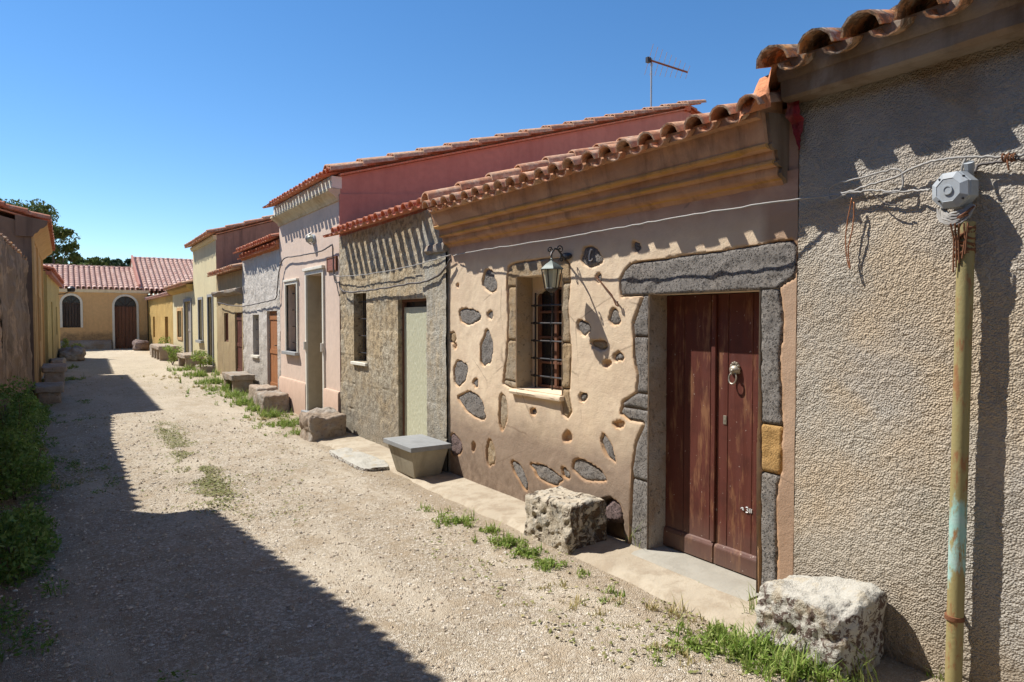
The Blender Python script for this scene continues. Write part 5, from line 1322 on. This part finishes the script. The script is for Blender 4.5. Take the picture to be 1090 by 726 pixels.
# antenna on the pink roof
def antenna():
    x, z0 = onY(693, 118, 11.6)
    zr = 3.955+(x-3.55)*.30+.05
    _, zt = onY(693, 62, 11.6)
    t = thing('tv_antenna', (x, 11.6, zr), 'thin metal television antenna on the pink house roof', 'antenna')
    g = G(); g.tube([(x, 11.6, zr-.05), (x, 11.6, zt)], .022, 8); g.build('mast', P['steel'], t, smooth=50)
    g = G(); g.box(x-.10, x-.06, 11.57, 11.63, zr, zr+.28); g.box(x-.1, x, 11.58, 11.62, zr+.1, zr+.14); g.build('mast_bracket', P['steel'], t)
    # boom
    e0 = Vector((x-.08, 11.6, zt-.05)); xe2, ze2 = onY(732, 77, 11.0); e1 = Vector((xe2, 11.0, ze2))
    g = G(); g.tube([e0, e1], .022, 6); g.build('boom', P['rust'], t)
    d = (e1-e0).normalized(); side = Vector((-.35, 1, 0)).normalized(); side = (side-d*side.dot(d)).normalized()
    for k in range(9):
        c = e0+(e1-e0)*(k/8); l = .42-.03*k
        g = G(); g.tube([c-side*l, c+side*l], .006, 5); g.build('element', P['steel'], t)
    g = G(); c = e0+Vector((-.02, 0, 0)); g.box(c.x-.05, c.x+.05, c.y-.04, c.y+.04, c.z-.07, c.z+.05); g.build('dipole_box', P['iron'], t)
antenna()
# ================================================================== vegetation
def blades(g, x, y, z, n, h, spread, rn, wd=.004, lean=.9):
    for _ in range(n):
        a = rn.uniform(0, 6.283); r_ = spread*math.sqrt(rn.random()); bx = x+r_*math.cos(a); by = y+r_*math.sin(a)
        hh = h*(.25+.95*rn.random()**1.5); la = rn.uniform(0, 6.283); ll = hh*lean*rn.uniform(.2, 1); w = wd*rn.uniform(.6, 1.3)
        dx, dy = math.cos(la), math.sin(la); sx, sy2 = -dy*w, dx*w
        z0 = gh(bx, by) if z is None else z
        p = [(bx-sx, by-sy2, z0), (bx+sx, by+sy2, z0), (bx+dx*ll*.35+sx*.8, by+dy*ll*.35+sy2*.8, z0+hh*.55), (bx+dx*ll*.35-sx*.8, by+dy*ll*.35-sy2*.8, z0+hh*.55), (bx+dx*ll, by+dy*ll, z0+hh*.95)]
        g.add(p, [(0, 1, 2, 3), (3, 2, 4)])
def leaves(g, c, rad, n, size, rn, flat=1.0, up=0.0):
    for _ in range(n):
        v = Vector((rn.gauss(0, 1), rn.gauss(0, 1), rn.gauss(0, 1))).normalized()*(rn.random()**.4)
        p = Vector(c)+Vector((v.x*rad[0], v.y*rad[1], v.z*rad[2]))
        a = Vector((rn.gauss(0, 1), rn.gauss(0, 1), rn.gauss(0, 1)*flat)).normalized(); b = a.cross(Vector((rn.gauss(0, 1), rn.gauss(0, 1), rn.gauss(0, 1)))).normalized()
        s = size*rn.uniform(.6, 1.3)
        g.add([p-a*s, p+b*s*.45, p+a*s, p-b*s*.45], [(0, 1, 2, 3)])
def grass_patches():
    rn = random.Random(2)
    def patch(name, mat, spots, label):
        g = G()
        for (u, v, n, h, sp, wd) in spots:
            q = onG(u, v)
            for _ in range(max(1, n//12)):
                a = rn.uniform(0, 6.28); r_ = sp*1.25*abs(rn.gauss(0, .5)); bx, by = q.x+r_*math.cos(a), q.y+r_*math.sin(a)
                blades(g, bx, by, None, 9, h*rn.uniform(.3, 1.25), .03, rn, wd)
                if wd >= .004 and h > .06:
                    for q_ in range(3): leaves(g, (bx+rn.gauss(0, .02), by+rn.gauss(0, .02), gh(bx, by)+h*rn.uniform(.1, .4)), (.03, .03, .015), 4, .010+wd, rn, .5)
        o = g.build(name, mat, None); tag(o, label, 'grass', kind='stuff')
    patch('green_grass', P['grass'], [(740,690,260,.07,.14,.004),(765,676,300,.09,.14,.004),(790,700,520,.12,.20,.004),(850,715,420,.13,.16,.004),(805,655,120,.17,.08,.003),(795,640,110,.09,.10,.004),(820,690,260,.13,.12,.004),(740,625,90,.05,.07,.004),(655,632,90,.05,.08,.004),(700,700,110,.05,.16,.004),
        (585,602,260,.07,.13,.004),(540,578,360,.09,.16,.004),(560,588,240,.08,.12,.004),(520,565,140,.08,.12,.004),(487,556,300,.08,.18,.004),(455,542,120,.05,.12,.004),(676,583,230,.24,.05,.003),(880,718,160,.12,.12,.004),(620,612,90,.05,.08,.004),(640,640,50,.04,.10,.004),
        (305,452,900,.13,.34,.005),(318,462,350,.09,.3,.005),(290,443,850,.15,.3,.005),(276,437,700,.15,.3,.006),(262,430,900,.17,.35,.006),(252,422,900,.17,.4,.006),(240,415,800,.18,.45,.007),(228,408,700,.2,.5,.008),(212,400,700,.2,.5,.008),(200,394,400,.2,.5,.009),(222,420,260,.06,.5,.006),(262,446,220,.06,.4,.005),
        (840,700,220,.12,.14,.004),(915,722,70,.18,.05,.003),(1010,724,90,.12,.08,.003),(70,392,300,.14,.5,.008),(78,404,260,.10,.4,.006)], 'bright green grass tufts along the foot of the right house fronts')
    patch('dry_grass', P['dry'], [(718,652,90,.10,.05,.003),(697,648,80,.09,.05,.003),(640,655,60,.05,.08,.003),(612,645,80,.06,.08,.003),(672,668,40,.04,.05,.003),(580,625,50,.05,.06,.003),(655,640,70,.05,.06,.003),(735,660,90,.06,.08,.003),(700,690,60,.04,.12,.003),
        (600,625,60,.04,.12,.003),(520,600,50,.04,.2,.003),(180,402,200,.08,.8,.006),(215,413,200,.08,.5,.006),(280,447,160,.08,.3,.005),(60,520,160,.06,.2,.004),(45,480,160,.10,.2,.004),(740,700,120,.05,.2,.003),(560,645,40,.03,.15,.003),(890,600,50,.18,.05,.003)],
        'dry straw coloured grass tufts between the gravel and the house fronts')
    # flat greenish cover in the lane
    g = G()
    for _ in range(10500):
        k = rn.random()
        if k < .52:
            t = rn.random(); q = onG(172+66*t+rn.gauss(0, 7+5*t), 452+78*t+rn.gauss(0, 5+5*t))
        elif k < .66: q = onG(rn.uniform(150, 330), rn.uniform(440, 560))
        elif k < .80: q = onG(rn.uniform(60, 120), rn.uniform(385, 520))
        elif k < .86: q = onG(rn.uniform(130, 220), rn.uniform(385, 425))
        else: q = onG(rn.gauss(560, 110), 0) if False else onG(rn.uniform(440, 800), rn.uniform(540, 720))
        if k >= .86 and not (2.2 < q.x < 3.1): continue
        if float(fbm(q.x*3, q.y*2.2, 77, 4)) < .505: continue
        a = rn.uniform(0, 6.28); s = rn.uniform(.008, .02); z = gh(q.x, q.y)+rn.uniform(.004, .014)
        g.add([(q.x-s*math.cos(a), q.y-s*math.sin(a), z), (q.x-s*.5*math.sin(a), q.y+s*.5*math.cos(a), z+.005), (q.x+s*math.cos(a), q.y+s*math.sin(a), z+.006), (q.x+s*.5*math.sin(a), q.y-s*.5*math.cos(a), z-.002)], [(0, 1, 2, 3)])
    tag(g.build('ground_cover', P['moss'], None), 'flat sparse green and brown weeds in the middle of the gravel lane', 'weeds', kind='stuff')
grass_patches()
def left_weeds():
    rn = random.Random(12); g = G()
    for k in range(360):
        y = rn.uniform(2.6, 20); x = -.85+rn.random()**1.6*(.75 if y < 12 else .5)+(.12 if y > 13 else 0)
        if float(fbm(x*2, y*1.1, 12, 3)) < .42: continue
        h = rn.uniform(.04, .16)*(1.2 if x < -.4 else .7)
        leaves(g, (x, y, gh(x, y)+h*.5), (.10, .13, h*.6), 46, .016, rn, .5)
        blades(g, x, y, None, 8, h*1.3, .08, rn, .004)
    for k in range(60):
        y = rn.uniform(3, 18); x = rn.uniform(-.2, .45)
        if float(fbm(x*2, y*1.1, 19, 3)) < .52: continue
        leaves(g, (x, y, gh(x, y)+.015), (.10, .15, .015), 40, .014, rn, .3)
    tag(g.build('weeds', P['weed'], None), 'dark weeds spreading along the shaded left edge of the lane', 'weeds', kind='stuff')
    for (x, y, rx, ry, h, lb) in ((-.60, 11.2, .36, .95, .98, 'tall leafy green bush against the crumbling left wall'), (-.42, 8.3, .24, .6, .60, 'middle sized bush at the left edge, nearer the viewer than the tall one'), (-.55, 13.9, .24, .8, .5, 'low dark bush at the wall foot before the grey stone bench'), (-.30, 6.0, .16, .6, .34, 'lowest and nearest leafy bush at the left picture edge')):
        b = thing('bush', (x, y, 0), lb, 'bush', 'bushes along the left wall')
        gl = G()
        for k in range(int(46*(.5+ry))):
            a = rn.uniform(0, 6.28); r_ = math.sqrt(rn.random()); px = x+rx*r_*math.cos(a); py = y+ry*r_*math.sin(a); pz = h*(1-.6*r_*r_)*rn.uniform(.25, 1)
            leaves(gl, (px, py, pz), (.10, .12, .10), 70, .024, rn)
            if k % 4 == 0: blades(gl, px, py, pz*.6, 14, .22, .07, rn, .004)
        gl.build('foliage', P['weed'], b)
        gs = G()
        for k in range(14):
            a = rn.uniform(0, 6.28); gs.tube([(x+rx*.3*math.cos(a), y+ry*.3*math.sin(a), -.02), (x+rx*.8*math.cos(a), y+ry*.8*math.sin(a), h*.7)], [.006, .003], 5)
        gs.build('stems', P['bark'], b)
left_weeds()
def weed_plants():
    rn = random.Random(31)
    for (X, Y, h, r_, lb) in ((3.2, 21.0, .55, .28, 'leafy weed clump at the foot of the cream house corner'), (2.9, 24.6, .6, .3, 'leafy weed clump in front of the grey slab bench'), (3.3, 30.6, .75, .25, 'green weed growing beside the orange house door'), (.1, 30.4, .75, .4, 'bright green clump on the boulder heap at the far left')):
        b = thing('weed_clump', (X, Y, gz(Y)), lb, 'plant', 'weed clumps by the houses'); g = G()
        for k in range(16):
            a = rn.uniform(0, 6.28); q = r_*math.sqrt(rn.random()); leaves(g, (X+q*math.cos(a), Y+q*math.sin(a), gz(Y)+h*rn.uniform(.2, 1)), (.12, .12, .1), 40, .035, rn)
        g.build('foliage', P['grass'], b)
        g = G()
        for k in range(6): a = rn.uniform(0, 6.28); g.tube([(X, Y, gz(Y)-.02), (X+r_*.5*math.cos(a), Y+r_*.5*math.sin(a), gz(Y)+h*.7)], [.01, .004], 5)
        g.build('stems', P['bark'], b)
weed_plants()
def tree(x, y, h, cr, clumps, label, mat, seed, lsize=.12, trunk_r=.2, per=150, zlo=.35):
    rn = random.Random(seed); t = thing('tree', (x, y, .2), label, 'tree', 'trees behind the roofs')
    g = G(); tips = []
    g.tube([(x, y, .1), (x+.1, y, h*.25), (x-.1, y+.1, h*.5), (x, y, h*.75)], [trunk_r, trunk_r*.8, trunk_r*.55, trunk_r*.25], 8)
    gl = G()
    for k in range(clumps):
        a = rn.uniform(0, 6.28); q = math.sqrt(rn.random()); zz_ = rn.uniform(zlo, 1.0); w = math.sin(math.pi*min(1, max(.08, (1-zz_)/(1-zlo)*.75+.2)))
        c = Vector((x+cr*q*w*math.cos(a), y+cr*q*w*math.sin(a), .2+h*zz_))
        if k % 3 == 0: g.tube([(x, y, h*zz_*.7), ((x+c.x)/2, (y+c.y)/2, h*zz_*.85), c], [trunk_r*.25, trunk_r*.15, .02], 5)
        s = cr*rn.uniform(.16, .30); leaves(gl, c, (s, s, s*.75), per, lsize, rn)
    g.build('trunk', P['bark'], t, smooth=50); gl.build('crown', mat, t)
# tree behind the left houses and far evergreens
tree(-2.3, 50.0, 8.3, 2.8, 120, 'tall leafy tree rising behind the left apricot house', P['treeleaf'], 5, .11, .28, 170)
tree(-.5, 47.5, 6.9, 1.25, 50, 'loose crowned tree just right of the tall left tree', P['treeleaf2'], 6, .12, .2, 170)
for i, (u, w, vt, m, lb) in enumerate(((84, 3.2, 276, 'treeleaf', 'first low dark crown above the end house ridge, counting from the left'), (97, 3.0, 275, 'treeleaf2', 'yellow green crown above the end house roof'), (108, 2.6, 276, 'treeleaf', 'middle low crown above the end house ridge'), (120, 2.8, 278, 'pineleaf', 'dark evergreen crown near the step in the far roofs'), (134, 3.2, 276, 'pineleaf', 'broad dark evergreen crown touching the higher far roof'))):
    Y = 66+i*1.5; x, zt = onY(u, vt, Y)
    tree(x, Y, zt-.2, w*.62, 30, lb, P[m], 60+i, .16, .2, 150, .45)
# loose pebbles over the near gravel
def pebbles():
    rn = np.random.RandomState(4); g = G(); n = 26000
    us = rn.uniform(-20, 900, n); t = rn.rand(n); vs_ = 726+60-(726+60-440)*np.sqrt(t)*1.0
    base = np.array([(1, 0, 0), (-1, 0, 0), (0, 1, 0), (0, -1, 0), (0, 0, 1), (0, 0, -1)], float)
    F8 = [(0, 2, 4), (2, 1, 4), (1, 3, 4), (3, 0, 4), (2, 0, 5), (1, 2, 5), (3, 1, 5), (0, 3, 5)]
    pts = []
    for i in range(n):
        q = onG(us[i], vs_[i])
        if q.x > 3.02+.0 or q.x < -1.0: continue
        pts.append((q.x, q.y))
    X = np.array([p[0] for p in pts]); Y = np.array([p[1] for p in pts])
    c = np.clip((3.1-X)/.6, 0, 1); gzv = np.array([gz(y) for y in Y])
    Z = gzv+((fbm(X*1.2, Y*1.2, 3, 4)-.5)*.07*c+(fbm(X*7, Y*7, 9, 2)-.5)*.012*c)-.012*np.clip((X-2.9)/.3, 0, 1)
    for i in range(len(X)):
        s = (.0030+.0080*rn.rand()**4)*(1+.10*Y[i])
        if i % 130 == 0: s = rn.uniform(.010, .024)
        a = rn.rand()*6.28; k = rn.uniform(.6, 1.3, 3); ca, sa = math.cos(a), math.sin(a)
        b = base*k*s; b[:, 2] *= .7
        g.add([(X[i]+q[0]*ca-q[1]*sa, Y[i]+q[0]*sa+q[1]*ca, Z[i]+q[2]+s*.2) for q in b], F8)
    tag(g.build('pebbles', P['pebble'], None), 'loose small pebbles scattered over the beige gravel lane', 'pebbles', kind='stuff')
pebbles()
# ================================================================== light, sky, camera
TR = Vector((.455, -.60, -1.0)).normalized()
sun = bpy.data.lights.new('sun', 'SUN'); sun.energy = 4.8; sun.angle = R(.5); sun.color = (1, .965, .91)
so = bpy.data.objects.new('sun', sun); COL.objects.link(so); so.rotation_euler = TR.to_track_quat('-Z', 'Y').to_euler(); so.location = (-10, 20, 30)
W = bpy.data.worlds.new('World'); SC.world = W; W.use_nodes = True; nt = W.node_tree
sky = nt.nodes.new('ShaderNodeTexSky'); sky.sky_type = 'NISHITA'; sky.sun_disc = False
sky.sun_elevation = math.asin(-TR.z); sky.sun_rotation = math.atan2(-TR.x, -TR.y)
sky.air_density = 1.0; sky.dust_density = .0; sky.ozone_density = 3.0; sky.altitude = 900
bg = nt.nodes['Background']; hs = nt.nodes.new('ShaderNodeHueSaturation'); hs.inputs['Saturation'].default_value = 1.22; hs.inputs['Hue'].default_value = .500; nt.links.new(sky.outputs[0], hs.inputs['Color']); nt.links.new(hs.outputs[0], bg.inputs[0]); bg.inputs[1].default_value = .102
cam = bpy.data.cameras.new('camera'); co = bpy.data.objects.new('camera', cam); COL.objects.link(co); SC.camera = co
cam.sensor_width = 36; cam.lens = 720/1090*36; cam.clip_start = .05; cam.clip_end = 1500
co.location = (0, 0, EYE)
fw = Vector((sy_*cp_, cy_*cp_, -sp_)); co.rotation_euler = fw.to_track_quat('-Z', 'Y').to_euler()
SC.view_settings.view_transform = 'Standard'; SC.view_settings.look = 'None'; SC.view_settings.exposure = .66; SC.view_settings.gamma = 1
for o in bpy.data.objects:
    if '_w' in o: del o['_w']
